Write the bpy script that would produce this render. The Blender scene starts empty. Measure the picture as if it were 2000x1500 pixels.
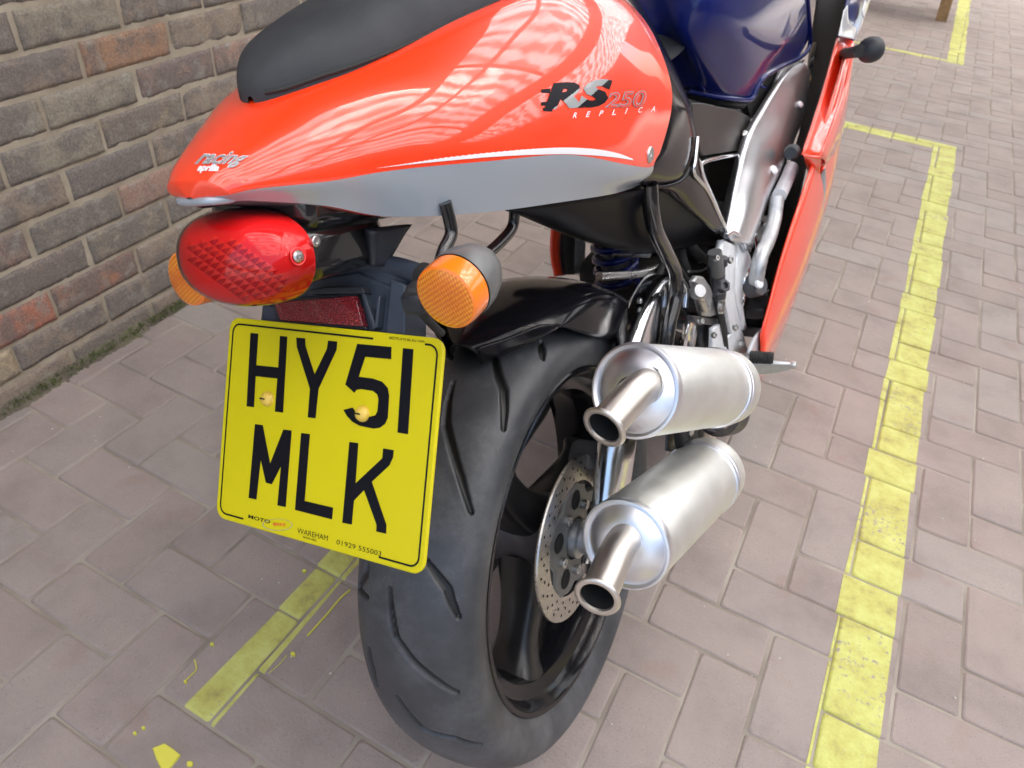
import bpy, bmesh, math, random
from mathutils import Vector, Matrix
from mathutils.bvhtree import BVHTree
R = math.radians
random.seed(7)
S = bpy.context.scene
col = S.collection

# ------------------------------------------------------------------ camera
FPX = 1428.42                                   # focal length in pixels of a 2000 px wide frame
CYAW, CPITCH, CROLL = -0.4318779, 0.6817492, 0.1008109
CPOS = Vector((1.162819, -0.580327, 1.092240))
fw = Vector((math.sin(CYAW)*math.cos(CPITCH), math.cos(CYAW)*math.cos(CPITCH), -math.sin(CPITCH)))
rt = Vector((math.cos(CYAW), -math.sin(CYAW), 0)); up = rt.cross(fw)
RT = math.cos(CROLL)*rt + math.sin(CROLL)*up
UP = -math.sin(CROLL)*rt + math.cos(CROLL)*up
cam = bpy.data.cameras.new('camera'); co = bpy.data.objects.new('camera', cam); col.objects.link(co)
cam.sensor_width = 36; cam.lens = 36*FPX/2000; cam.clip_start = 0.02; cam.clip_end = 300
co.matrix_world = Matrix(((RT.x, UP.x, -fw.x, CPOS.x), (RT.y, UP.y, -fw.y, CPOS.y), (RT.z, UP.z, -fw.z, CPOS.z), (0, 0, 0, 1)))
cam.dof.use_dof = True; cam.dof.focus_distance = .68; cam.dof.aperture_fstop = 13
S.camera = co

# ------------------------------------------------------------------ sky, sun, exposure
SUN_EL, SUN_AZ = 60, 48        # degrees; azimuth from +Y towards +X
w = bpy.data.worlds.new('World'); S.world = w; w.use_nodes = True
nt = w.node_tree; nt.nodes.clear()
sky = nt.nodes.new('ShaderNodeTexSky'); sky.sky_type = 'NISHITA'; sky.sun_disc = False
sky.sun_elevation = R(SUN_EL); sky.sun_rotation = R(SUN_AZ); sky.air_density = 1.0; sky.dust_density = 4.0; sky.ozone_density = 1.0
bg = nt.nodes.new('ShaderNodeBackground'); bg.inputs['Strength'].default_value = 0.15
wo = nt.nodes.new('ShaderNodeOutputWorld')
nt.links.new(sky.outputs[0], bg.inputs[0]); nt.links.new(bg.outputs[0], wo.inputs[0])
sl = bpy.data.lights.new('sun', 'SUN'); so = bpy.data.objects.new('sun', sl); col.objects.link(so)
sl.energy = 3.8; sl.angle = R(45); sl.color = (1.0, 0.95, 0.88)
sd = Vector((math.sin(R(SUN_AZ))*math.cos(R(SUN_EL)), math.cos(R(SUN_AZ))*math.cos(R(SUN_EL)), math.sin(R(SUN_EL))))
so.rotation_euler = (-sd).to_track_quat('-Z', 'Y').to_euler(); so.location = (3, 3, 6)
S.view_settings.view_transform = 'Standard'; S.view_settings.look = 'None'
S.view_settings.exposure = 1.52; S.view_settings.gamma = 1

# ------------------------------------------------------------------ bike frame (leaning on its side stand)
AX = Vector((0.926, 0.046, 0.297)); BYAW, BLEAN = R(-1.77), R(-15.8); RAD = 0.306
_F = Vector((math.sin(BYAW), math.cos(BYAW), 0)); _R = Vector((math.cos(BYAW), -math.sin(BYAW), 0)); _Z = Vector((0, 0, 1))
BU = math.cos(BLEAN)*_Z + math.sin(BLEAN)*_R; BR = math.cos(BLEAN)*_R - math.sin(BLEAN)*_Z; BF = _F
BM = Matrix((BR, BF, BU)).transposed()          # columns = axes
OFF = Vector((0, 0, RAD))                       # axle above the empty at the contact point
def cray(px, py):
    d = RT*((px-1000)/FPX) - UP*((py-750)/FPX) + fw
    return BM.transposed() @ d
CL = BM.transposed() @ (CPOS - AX)              # camera in axle frame
def P(px, py, x):
    "point of the bike's axle frame seen at a photo pixel, at lateral offset x"
    d = cray(px, py); return CL + d*((x-CL.x)/d.x)
def PY(px, py, y):
    d = cray(px, py); return CL + d*((y-CL.y)/d.y)
def PL(px, py, c, n):
    d = cray(px, py); return CL + d*((Vector(c)-CL).dot(n)/d.dot(n))
def PD(px, py, dist):
    d = cray(px, py); return CL + d.normalized()*dist

# ------------------------------------------------------------------ materials
def mat(name, base=(.5, .5, .5), rough=.5, metal=0, coat=0, **kw):
    m = bpy.data.materials.new(name); m.use_nodes = True
    b = m.node_tree.nodes['Principled BSDF']
    b.inputs['Base Color'].default_value = (*base, 1); b.inputs['Roughness'].default_value = rough
    b.inputs['Metallic'].default_value = metal; b.inputs['Coat Weight'].default_value = coat
    b.inputs['Coat Roughness'].default_value = kw.get('coat_rough', .03); b.inputs['Coat IOR'].default_value = kw.get('coat_ior', 1.5)
    if 'spec' in kw: b.inputs['Specular IOR Level'].default_value = kw['spec']
    if 'trans' in kw: b.inputs['Transmission Weight'].default_value = kw['trans']
    if 'ior' in kw: b.inputs['IOR'].default_value = kw['ior']
    return m
def nd(m, t, **kw):
    n = m.node_tree.nodes.new(t)
    for k, v in kw.items():
        if hasattr(n, k): setattr(n, k, v)
        else: n.inputs[k].default_value = v
    return n
def lk(m, a, b): m.node_tree.links.new(a, b)
def ramp(m, stops):
    n = m.node_tree.nodes.new('ShaderNodeValToRGB'); e = n.color_ramp.elements
    while len(e) < len(stops): e.new(.5)
    for i, (p, c) in enumerate(stops):
        e[i].position = p; e[i].color = c if len(c) == 4 else (*c, 1)
    return n
def bsdf(m): return m.node_tree.nodes['Principled BSDF']
def grime(m, scale=40, lo=.35, hi=.6, bump=0, bscale=None, colvar=0, dist=.002):
    "noise-driven roughness, optional colour variation and bump"
    tc = nd(m, 'ShaderNodeTexCoord'); n = nd(m, 'ShaderNodeTexNoise', Scale=scale, Detail=6.0, Roughness=.65)
    lk(m, tc.outputs['Object'], n.inputs['Vector'])
    mr = nd(m, 'ShaderNodeMapRange'); mr.inputs['From Min'].default_value = .3; mr.inputs['From Max'].default_value = .7
    mr.inputs['To Min'].default_value = lo; mr.inputs['To Max'].default_value = hi
    lk(m, n.outputs['Fac'], mr.inputs['Value']); lk(m, mr.outputs[0], bsdf(m).inputs['Roughness'])
    if colvar:
        b = bsdf(m).inputs['Base Color'].default_value[:3]
        r = ramp(m, [(.3, tuple(c*(1-colvar) for c in b)), (.7, tuple(min(1, c*(1+colvar)) for c in b))])
        lk(m, n.outputs['Fac'], r.inputs[0]); lk(m, r.outputs[0], bsdf(m).inputs['Base Color'])
    if bump:
        n2 = nd(m, 'ShaderNodeTexNoise', Scale=bscale or scale*6, Detail=4.0)
        lk(m, tc.outputs['Object'], n2.inputs['Vector'])
        bp = nd(m, 'ShaderNodeBump', Strength=bump, Distance=dist)
        lk(m, n2.outputs['Fac'], bp.inputs['Height']); lk(m, bp.outputs[0], bsdf(m).inputs['Normal'])
    return m

M = {}
M['orange'] = mat('orange_paint', (1.0, .050, .006), .35, 0, 1.0, coat_ior=1.64)
M['silver'] = grime(mat('silver_paint', (.36, .41, .46), .38, .35, 1.0), 900, .3, .45)
M['blue'] = mat('dark_blue_paint', (.003, .010, .105), .35, 0, 1.0, coat_ior=1.33, spec=.2)
M['gloss_black'] = mat('gloss_black', (.012, .012, .013), .18, 0, .6)
M['undertray'] = mat('undertray_plastic', (.006, .006, .008), .36, 0, 0, spec=.07)
M['gloss_dark'] = mat('gloss_dark_plastic', (.007, .007, .009), .14, 0, 0, spec=.27)
M['plastic'] = grime(mat('black_plastic', (.022, .026, .034), .5), 60, .42, .62, .25, 500, .2, .001)
M['bracket'] = grime(mat('bracket_plastic', (.035, .046, .065), .5), 60, .42, .6, .15, 500, .15, .001)
M['rubber'] = grime(mat('rubber', (.02, .02, .02), .7), 90, .6, .8, .2, 400, .2, .001)
M['chrome'] = grime(mat('polished_aluminium', (.80, .81, .83), .12, 1), 35, .08, .2)
M['beam_alu'] = grime(mat('polished_frame_aluminium', (.85, .86, .88), .32, 1), 20, .30, .36)
M['steel'] = grime(mat('steel', (.55, .55, .54), .3, 1), 60, .22, .4)
M['cast'] = grime(mat('cast_aluminium', (.50, .51, .52), .45, .85), 80, .35, .55, .3, 500, .15, .001)
M['pale_cast'] = grime(mat('painted_casting', (.74, .77, .80), .4, .2), 60, .35, .5, .1, 500, .1, .001)
M['dark_metal'] = grime(mat('dark_metal', (.10, .10, .11), .4, .8), 80, .3, .55)
M['disc'] = grime(mat('brake_disc_steel', (.56, .54, .50), .3, 1), 120, .24, .38)
M['hole'] = mat('dark_hole', (.008, .008, .008), .9)
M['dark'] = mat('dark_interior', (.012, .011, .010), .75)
M['white'] = mat('white_vinyl', (.85, .84, .86), .3, 0, .6)
M['grey'] = mat('grey_vinyl', (.32, .34, .34), .3, 0, .6)
M['ink'] = mat('black_ink', (.006, .006, .010), .35, 0, 0, spec=.15)
M['red_ink'] = mat('red_ink', (.75, .08, .02), .5)
M['grey_ink'] = mat('grey_ink', (.38, .40, .25), .5)
M['belly'] = mat('pale_panel_paint', (.50, .52, .55), .35, 0, .8)
M['grey_body'] = grime(mat('grey_metallic_plastic', (.16, .165, .165), .4, .4), 60, .34, .46)
M['screw_cap'] = mat('yellow_plastic_cap', (.80, .55, .08), .4, 0, .3)
M['wood'] = grime(mat('wood', (.30, .19, .09), .6), 25, .5, .8, .4, 60, .35)
# rear silencer: brushed, bead-blasted aluminium
M['silencer'] = grime(mat('satin_aluminium', (.84, .85, .82), .5, 1), 30, .44, .54, .06, 900, .05, .0005)
M['cap'] = grime(mat('silencer_cap_aluminium', (.84, .85, .89), .35, 1), 40, .33, .42)
M['pipe'] = grime(mat('stainless_pipe', (.76, .72, .66), .34, 1), 40, .32, .4)
# tyre rubber, dusty
m = M['tyre'] = mat('tyre_rubber', (.05, .052, .055), .6)
tc = nd(m, 'ShaderNodeTexCoord'); n1 = nd(m, 'ShaderNodeTexNoise', Scale=7.0, Detail=10.0, Roughness=.74); n2 = nd(m, 'ShaderNodeTexNoise', Scale=260.0, Detail=3.0)
lk(m, tc.outputs['Object'], n1.inputs['Vector']); lk(m, tc.outputs['Object'], n2.inputs['Vector'])
r1 = ramp(m, [(.30, (.028, .030, .034)), (.48, (.052, .055, .061)), (.6, (.090, .094, .102)), (.76, (.16, .16, .155))])
lk(m, n1.outputs['Fac'], r1.inputs[0])
r2 = ramp(m, [(.0, (1, 1, 1)), (.72, (1, 1, 1)), (.8, (2.2, 2.1, 1.9))])
lk(m, n2.outputs['Fac'], r2.inputs[0])
mx = nd(m, 'ShaderNodeMixRGB', blend_type='MULTIPLY'); mx.inputs[0].default_value = 1
lk(m, r1.outputs[0], mx.inputs[1]); lk(m, r2.outputs[0], mx.inputs[2]); ga_ = nd(m, 'ShaderNodeAttribute', attribute_name='groove'); mg = nd(m, 'ShaderNodeMixRGB'); lk(m, ga_.outputs['Fac'], mg.inputs[0]); lk(m, mx.outputs[0], mg.inputs[1]); mg.inputs[2].default_value = (.004, .004, .004, 1)  # grooves blackened: cleaner rubber, and their shade put into the colour
lk(m, mg.outputs[0], bsdf(m).inputs['Base Color'])
mr = nd(m, 'ShaderNodeMapRange'); mr.inputs['To Min'].default_value = .36; mr.inputs['To Max'].default_value = .58
lk(m, n1.outputs['Fac'], mr.inputs['Value']); lk(m, mr.outputs[0], bsdf(m).inputs['Roughness'])
bp = nd(m, 'ShaderNodeBump', Strength=.25, Distance=.0008); lk(m, n2.outputs['Fac'], bp.inputs['Height']); lk(m, bp.outputs[0], bsdf(m).inputs['Normal'])
# vinyl seat with fine grain
m = M['seat'] = mat('seat_vinyl', (.030, .033, .038), .62, spec=.35)
tc = nd(m, 'ShaderNodeTexCoord'); v = nd(m, 'ShaderNodeTexVoronoi', Scale=1100.0); n = nd(m, 'ShaderNodeTexNoise', Scale=14.0, Detail=5.0)
lk(m, tc.outputs['Object'], v.inputs['Vector']); lk(m, tc.outputs['Object'], n.inputs['Vector'])
bp = nd(m, 'ShaderNodeBump', Strength=.35, Distance=.0004); lk(m, v.outputs['Distance'], bp.inputs['Height']); lk(m, bp.outputs[0], bsdf(m).inputs['Normal'])
r1 = ramp(m, [(.35, (.026, .029, .035)), (.7, (.045, .049, .052))]); lk(m, n.outputs['Fac'], r1.inputs[0]); lk(m, r1.outputs[0], bsdf(m).inputs['Base Color'])
# number plate
M['plate'] = mat('plate_yellow', (.66, .57, .001), .45, 0, .08, spec=.3)
# lenses
def lens(name, base, deep, scale):
    m = mat(name, base, .3, 0, 1.0, coat_rough=.02)
    b = bsdf(m); b.inputs['Subsurface Weight'].default_value = .0
    return m
M['red_lens'] = mat('red_lamp_bowl', (.95, .05, .055), .4)
M['red_prism'] = mat('red_prism', (1.0, .13, .09), .2, 0, 0)
M['amber_lens'] = lens('amber_lens', (1.0, .22, .004), 0, 0)
m = M['amber_prism'] = mat('amber_prism', (.90, .26, .004), .25, 0.1, 1.0)
tc = nd(m, 'ShaderNodeTexCoord'); mp = nd(m, 'ShaderNodeMapping'); lk(m, tc.outputs['Object'], mp.inputs[0]); mp.inputs['Rotation'].default_value = (0, R(20), 0)
mp.inputs['Scale'].default_value = (1, .25, .62); br = nd(m, 'ShaderNodeTexVoronoi', Scale=470.0, Randomness=.1); lk(m, mp.outputs[0], br.inputs['Vector'])
bp = nd(m, 'ShaderNodeBump', Strength=.5, Distance=.0015); lk(m, br.outputs['Distance'], bp.inputs['Height']); lk(m, bp.outputs[0], bsdf(m).inputs['Normal'])
r1 = ramp(m, [(.0, (1.0, .60, .05)), (.22, (1.0, .38, .01)), (.55, (.72, .15, .001))]); lk(m, br.outputs['Distance'], r1.inputs[0]); lk(m, r1.outputs[0], bsdf(m).inputs['Base Color'])  # cell centres painted brighter to stand for facet highlights
m = M['reflector'] = mat('red_reflector', (.30, .008, .02), .25, .3, 1.0)
tc = nd(m, 'ShaderNodeTexCoord'); br = nd(m, 'ShaderNodeTexVoronoi', Scale=800.0); lk(m, tc.outputs['Object'], br.inputs['Vector'])
bp = nd(m, 'ShaderNodeBump', Strength=.9, Distance=.002); lk(m, br.outputs['Distance'], bp.inputs['Height']); lk(m, bp.outputs[0], bsdf(m).inputs['Normal'])
r1 = ramp(m, [(.0, (.50, .015, .035)), (.6, (.22, .005, .015))]); lk(m, br.outputs['Distance'], r1.inputs[0]); lk(m, r1.outputs[0], bsdf(m).inputs['Base Color'])

# ------------------------------------------------------------------ mesh helpers
def link(name, me, mats, parent=None, smooth=35):
    o = bpy.data.objects.new(name, me); col.objects.link(o)
    for k in (mats if isinstance(mats, (list, tuple)) else [mats]): me.materials.append(M[k] if isinstance(k, str) else k)
    if smooth is not None:
        me.polygons.foreach_set('use_smooth', [True]*len(me.polygons)); me.set_sharp_from_angle(angle=R(smooth))
    if parent is not None: o.parent = parent
    return o
def mk(name, vs, fs, mats, parent=None, smooth=35, fm=None, bike=True):
    me = bpy.data.meshes.new(name)
    me.from_pydata([tuple(Vector(v)+(OFF if bike else Vector((0, 0, 0)))) for v in vs], [], fs); me.update()
    if fm: me.polygons.foreach_set('material_index', fm)
    bm = bmesh.new(); bm.from_mesh(me); bmesh.ops.recalc_face_normals(bm, faces=bm.faces); bm.to_mesh(me); bm.free()
    return link(name, me, mats, parent, smooth)
def solid(o, t, off=-1):
    md = o.modifiers.new('thickness', 'SOLIDIFY'); md.thickness = t; md.offset = off; return o
def bevel(o, wd, seg=2, ang=35):
    md = o.modifiers.new('bevel', 'BEVEL'); md.width = wd; md.segments = seg; md.limit_method = 'ANGLE'; md.angle_limit = R(ang); return o
def cr(p0, p1, p2, p3, t):
    return .5*((2*p1)+(p2-p0)*t+(2*p0-5*p1+4*p2-p3)*t*t+(3*p1-p0-3*p2+p3)*t*t*t)
def spl(pts, n, closed=False):
    pts = [Vector(p) for p in pts]; out = []; L = len(pts)
    if closed:
        for i in range(L):
            for k in range(n): out.append(cr(pts[(i-1) % L], pts[i], pts[(i+1) % L], pts[(i+2) % L], k/n))
        return out
    for i in range(L-1):
        a = pts[i-1] if i else 2*pts[0]-pts[1]; d = pts[i+2] if i+2 < L else 2*pts[-1]-pts[-2]
        for k in range(n): out.append(cr(a, pts[i], pts[i+1], d, k/n))
    out.append(pts[-1]); return out
def dense(grid, nu, nv):
    rows = [spl(r, nv) for r in grid]
    cols = [spl([r[j] for r in rows], nu) for j in range(len(rows[0]))]
    return [[cols[j][i] for j in range(len(cols))] for i in range(len(cols[0]))]
def gridmesh(name, g, mats, parent, smooth=60, fmf=None, cu=False, cv=False, bike=True):
    a, b = len(g), len(g[0]); vs = [v for r in g for v in r]; fs = []; fm = []
    for i in range(a if cu else a-1):
        for j in range(b if cv else b-1):
            fs.append((i*b+j, ((i+1) % a)*b+j, ((i+1) % a)*b+(j+1) % b, i*b+(j+1) % b)); fm.append(fmf(i, j) if fmf else 0)
    return mk(name, vs, fs, mats, parent, smooth, fm, bike)
def frame(d):
    d = d.normalized(); a = Vector((0, 0, 1)) if abs(d.z) < .9 else Vector((1, 0, 0))
    u = d.cross(a).normalized(); return u, d.cross(u)
def tubeg(pts, r, seg=16, n=6):
    c = spl(pts, n) if n > 1 else [Vector(p) for p in pts]; L = len(c); g = []
    rr = [r]*L if not isinstance(r, (list, tuple)) else [r[min(len(r)-1, int(i/(L-1)*(len(r)-1)))]*(1-((i/(L-1)*(len(r)-1)) % 1)) + r[min(len(r)-1, int(i/(L-1)*(len(r)-1))+1)]*((i/(L-1)*(len(r)-1)) % 1) for i in range(L)]
    t0 = (c[1]-c[0]).normalized(); u, v = frame(t0)
    for i in range(L):
        t = (c[min(i+1, L-1)]-c[max(i-1, 0)]).normalized()
        u = (u-t*u.dot(t)).normalized(); v = t.cross(u)
        g.append([c[i]+rr[i]*(math.cos(a)*u+math.sin(a)*v) for a in [2*math.pi*k/seg for k in range(seg)]])
    return g
def capped(g, vs, fs):
    b = len(vs); a, s = len(g), len(g[0])
    for r in g: vs.extend(r)
    for i in range(a-1):
        for j in range(s): fs.append((b+i*s+j, b+(i+1)*s+j, b+(i+1)*s+(j+1) % s, b+i*s+(j+1) % s))
    fs.append(tuple(b+j for j in range(s))); fs.append(tuple(b+(a-1)*s+j for j in reversed(range(s))))
def tube(name, pts, r, m, parent, seg=16, n=6, bike=True):
    vs, fs = [], []; capped(tubeg(pts, r, seg, n), vs, fs); return mk(name, vs, fs, m, parent, 50, bike=bike)
def latheg(prof, c, axis, seg=48):
    axis = Vector(axis).normalized(); u, v = frame(axis); c = Vector(c)
    return [[c+axis*h+r*(math.cos(2*math.pi*k/seg)*u+math.sin(2*math.pi*k/seg)*v) for k in range(seg)] for r, h in prof]
def lathe(name, prof, c, axis, m, parent, seg=48, smooth=35, fmf=None):
    "profile of (radius, height along axis)"
    return gridmesh(name, latheg(prof, c, axis, seg), m, parent, smooth, fmf, cv=True)
def prism(name, poly, ext, m, parent, bev=0, smooth=35, seg=2, bike=True):
    "poly: 3D outline, ext: extrusion vector"
    poly = [Vector(p) for p in poly]; ext = Vector(ext); n = len(poly)
    vs = poly+[p+ext for p in poly]; fs = [tuple(range(n)), tuple(reversed(range(n, 2*n)))]+[(i, (i+1) % n, n+(i+1) % n, n+i) for i in range(n)]
    o = mk(name, vs, fs, m, parent, smooth, bike=bike)
    if bev: bevel(o, bev, seg)
    return o
def boxm(name, c, ax, hs, m, parent, bev=0, bike=True):
    c = Vector(c); X, Y, Z = [Vector(a).normalized() for a in ax]
    vs = [c+X*hs[0]*i+Y*hs[1]*j+Z*hs[2]*k for i in (-1, 1) for j in (-1, 1) for k in (-1, 1)]
    o = mk(name, vs, [(0, 1, 3, 2), (4, 6, 7, 5), (0, 4, 5, 1), (2, 3, 7, 6), (0, 2, 6, 4), (1, 5, 7, 3)], m, parent, 35, bike=bike)
    if bev: bevel(o, bev)
    return o
def join(name, parts, m, parent, smooth=40, bike=True):
    vs, fs = [], []
    for g in parts: capped(g, vs, fs)
    return mk(name, vs, fs, m, parent, smooth, bike=bike)
IDA = (Vector((1, 0, 0)), Vector((0, 1, 0)), Vector((0, 0, 1)))
def bolt(name, c, axis, r, h, m, parent, hexa=True):
    s = 6 if hexa else 20
    return lathe(name, [(0, 0), (r, 0), (r, h*.8), (r*.85, h), (r*.5, h), (r*.45, h*.6), (0, h*.6)], c, axis, m, parent, s if hexa else 20, 30)
def tag(o, label=None, cat=None, group=None, kind=None):
    if label: o['label'] = label
    if cat: o['category'] = cat
    if group: o['group'] = group
    if kind: o['kind'] = kind
    return o
def merge(a, b):
    "put b's geometry and materials into a's mesh"
    off = len(a.data.materials)
    for m_ in b.data.materials: a.data.materials.append(m_)
    bm = bmesh.new(); bm.from_mesh(a.data); n0 = len(bm.faces); bm.from_mesh(b.data); bm.faces.ensure_lookup_table()
    for f in bm.faces[n0:]: f.material_index += off
    bm.to_mesh(a.data); bm.free(); bpy.data.objects.remove(b); return a
def bvh_of(o):
    vs = [v.co-OFF for v in o.data.vertices]; return BVHTree.FromPolygons(vs, [tuple(p.vertices) for p in o.data.polygons])

# ------------------------------------------------------------------ 2D lettering
def text2d(s, bold=0., shear=0., sx=1.):
    cu = bpy.data.curves.new('t', 'FONT'); cu.body = s; cu.offset = bold; cu.shear = shear; cu.resolution_u = 3
    o = bpy.data.objects.new('t', cu); col.objects.link(o)
    dg = bpy.context.evaluated_depsgraph_get(); dg.update()
    me = bpy.data.meshes.new_from_object(o.evaluated_get(dg))
    vs = [(v.co.x*sx, v.co.y) for v in me.vertices]; fs = [tuple(p.vertices) for p in me.polygons]
    bpy.data.objects.remove(o); bpy.data.curves.remove(cu); bpy.data.meshes.remove(me)
    return vs, fs
def norm2d(t):
    vs, fs = t; x0 = min(v[0] for v in vs); x1 = max(v[0] for v in vs); y0 = min(v[1] for v in vs); y1 = max(v[1] for v in vs)
    return [((x-x0)/(x1-x0), (y-y0)/(y1-y0)) for x, y in vs], fs
def refine(vs, fs, n):
    bm = bmesh.new(); bv = [bm.verts.new((x, y, 0)) for x, y in vs]
    for f in fs:
        try: bm.faces.new([bv[i] for i in f])
        except ValueError: pass
    bmesh.ops.triangulate(bm, faces=bm.faces)
    for _ in range(n): bmesh.ops.subdivide_edges(bm, edges=bm.edges, cuts=1, use_grid_fill=True)
    bm.verts.index_update(); v2 = [(v.co.x, v.co.y) for v in bm.verts]; f2 = [tuple(v.index for v in f.verts) for f in bm.faces]; bm.free()
    return v2, f2
def quadmap(q):
    "unit square -> px quad (bl, br, tr, tl)"
    bl, br, tr, tl = q
    return lambda u, v: ((bl[0]*(1-u)+br[0]*u)*(1-v)+(tl[0]*(1-u)+tr[0]*u)*v, (bl[1]*(1-u)+br[1]*u)*(1-v)+(tl[1]*(1-u)+tr[1]*u)*v)
def decal(name, vs, fs, bvh, m, parent, lift=.0006, fm=None):
    "flat shape in photo pixels laid on the real surface below it, as a film of its own"
    out = []; ok = {}
    for i, (x, y) in enumerate(vs):
        d = cray(x, y).normalized(); hit = bvh.ray_cast(CL, d)
        if hit[0] is not None:
            n = hit[1] if hit[1].dot(d) < 0 else -hit[1]
            ok[i] = len(out); out.append(hit[0]+n*lift)
    f2 = []; fm2 = []
    for k, f in enumerate(fs):
        if all(i in ok for i in f): f2.append(tuple(ok[i] for i in f)); fm2.append(fm[k] if fm else 0)
    return mk(name, out, f2, m, parent, 60, fm2)

# ------------------------------------------------------------------ ground: herringbone block paving
def pavmat(name, painted=False):
    m = mat(name, (.3, .27, .26), .8)
    at = nd(m, 'ShaderNodeAttribute', attribute_name='tone'); tc = nd(m, 'ShaderNodeTexCoord')
    sep = nd(m, 'ShaderNodeSeparateColor'); lk(m, at.outputs['Color'], sep.inputs[0])
    r = ramp(m, [(0, (.300, .248, .222)), (.3, (.318, .262, .236)), (.55, (.330, .272, .246)), (.8, (.322, .274, .248)), (1, (.332, .290, .262))])
    lk(m, sep.outputs[0], r.inputs[0])
    n = nd(m, 'ShaderNodeTexNoise', Scale=7.0, Detail=8.0, Roughness=.6); lk(m, tc.outputs['Object'], n.inputs['Vector'])
    r2 = ramp(m, [(.3, (.80, .80, .80)), (.5, (1, 1, 1)), (.75, (1.13, 1.12, 1.10))]); lk(m, n.outputs['Fac'], r2.inputs[0])
    mx = nd(m, 'ShaderNodeMixRGB', blend_type='MULTIPLY'); mx.inputs[0].default_value = 1; lk(m, r.outputs[0], mx.inputs[1]); lk(m, r2.outputs[0], mx.inputs[2])
    # red-brown blushes inside single blocks
    n3 = nd(m, 'ShaderNodeTexNoise', Scale=11.0, Detail=3.0); lk(m, tc.outputs['Object'], n3.inputs['Vector'])
    r3 = ramp(m, [(.6, (0, 0, 0)), (.75, (.5, .5, .5))]); lk(m, n3.outputs['Fac'], r3.inputs[0])
    mx2 = nd(m, 'ShaderNodeMixRGB'); lk(m, r3.outputs[0], mx2.inputs[0]); lk(m, mx.outputs[0], mx2.inputs[1]); mx2.inputs[2].default_value = (.30, .205, .175, 1)
    # specks
    n4 = nd(m, 'ShaderNodeTexNoise', Scale=420.0, Detail=2.0); lk(m, tc.outputs['Object'], n4.inputs['Vector'])
    r4 = ramp(m, [(.27, (.62, .6, .58)), (.36, (1, 1, 1)), (.66, (1, 1, 1)), (.73, (1.3, 1.3, 1.28))]); lk(m, n4.outputs['Fac'], r4.inputs[0])
    mx3 = nd(m, 'ShaderNodeMixRGB', blend_type='MULTIPLY'); mx3.inputs[0].default_value = 1; lk(m, mx2.outputs[0], mx3.inputs[1]); lk(m, r4.outputs[0], mx3.inputs[2])
    colr = mx3.outputs[0]
    if painted:
        n5 = nd(m, 'ShaderNodeTexNoise', Scale=16.0, Detail=10.0, Roughness=.72); lk(m, tc.outputs['Object'], n5.inputs['Vector'])
        r5 = ramp(m, [(.33, (.32, .28, .10)), (.45, (.50, .48, .12)), (.58, (.57, .59, .17)), (.8, (.66, .68, .29))]); lk(m, n5.outputs['Fac'], r5.inputs[0])
        n6 = nd(m, 'ShaderNodeTexNoise', Scale=95.0, Detail=8.0, Roughness=.75); lk(m, tc.outputs['Object'], n6.inputs['Vector'])
        n7 = nd(m, 'ShaderNodeTexNoise', Scale=5.0, Detail=2.0); lk(m, tc.outputs['Object'], n7.inputs['Vector'])
        ad = nd(m, 'ShaderNodeMath', operation='MULTIPLY_ADD'); lk(m, n7.outputs['Fac'], ad.inputs[0]); ad.inputs[1].default_value = .45; lk(m, n6.outputs['Fac'], ad.inputs[2])
        r6 = ramp(m, [(.56, (0, 0, 0)), (.61, (1, 1, 1))]); lk(m, ad.outputs[0], r6.inputs[0])
        mx4 = nd(m, 'ShaderNodeMixRGB'); lk(m, r6.outputs[0], mx4.inputs[0]); lk(m, colr, mx4.inputs[1]); lk(m, r5.outputs[0], mx4.inputs[2])
        colr = mx4.outputs[0]; bsdf(m).inputs['Roughness'].default_value = .6
    lk(m, colr, bsdf(m).inputs['Base Color'])
    nb = nd(m, 'ShaderNodeTexNoise', Scale=160.0, Detail=6.0, Roughness=.6); lk(m, tc.outputs['Object'], nb.inputs['Vector'])
    nb2 = nd(m, 'ShaderNodeTexNoise', Scale=14.0, Detail=2.0); lk(m, tc.outputs['Object'], nb2.inputs['Vector'])
    am = nd(m, 'ShaderNodeMath', operation='MULTIPLY_ADD'); lk(m, nb2.outputs['Fac'], am.inputs[0]); am.inputs[1].default_value = 1.2; lk(m, nb.outputs['Fac'], am.inputs[2])
    b = nd(m, 'ShaderNodeBump', Strength=.55, Distance=.0022); lk(m, am.outputs[0], b.inputs['Height']); lk(m, b.outputs[0], bsdf(m).inputs['Normal'])
    return m
M['paver'] = pavmat('block_paver'); M['paint'] = pavmat('yellow_line_paint', True)
m = M['sand'] = mat('joint_sand', (.20, .18, .145), .95)
tc = nd(m, 'ShaderNodeTexCoord'); n = nd(m, 'ShaderNodeTexNoise', Scale=6.0, Detail=8.0); lk(m, tc.outputs['Object'], n.inputs['Vector'])
r1 = ramp(m, [(.35, (.22, .19, .155)), (.5, (.31, .27, .225)), (.7, (.41, .37, .31))]); lk(m, n.outputs['Fac'], r1.inputs[0]); lk(m, r1.outputs[0], bsdf(m).inputs['Base Color'])

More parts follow.
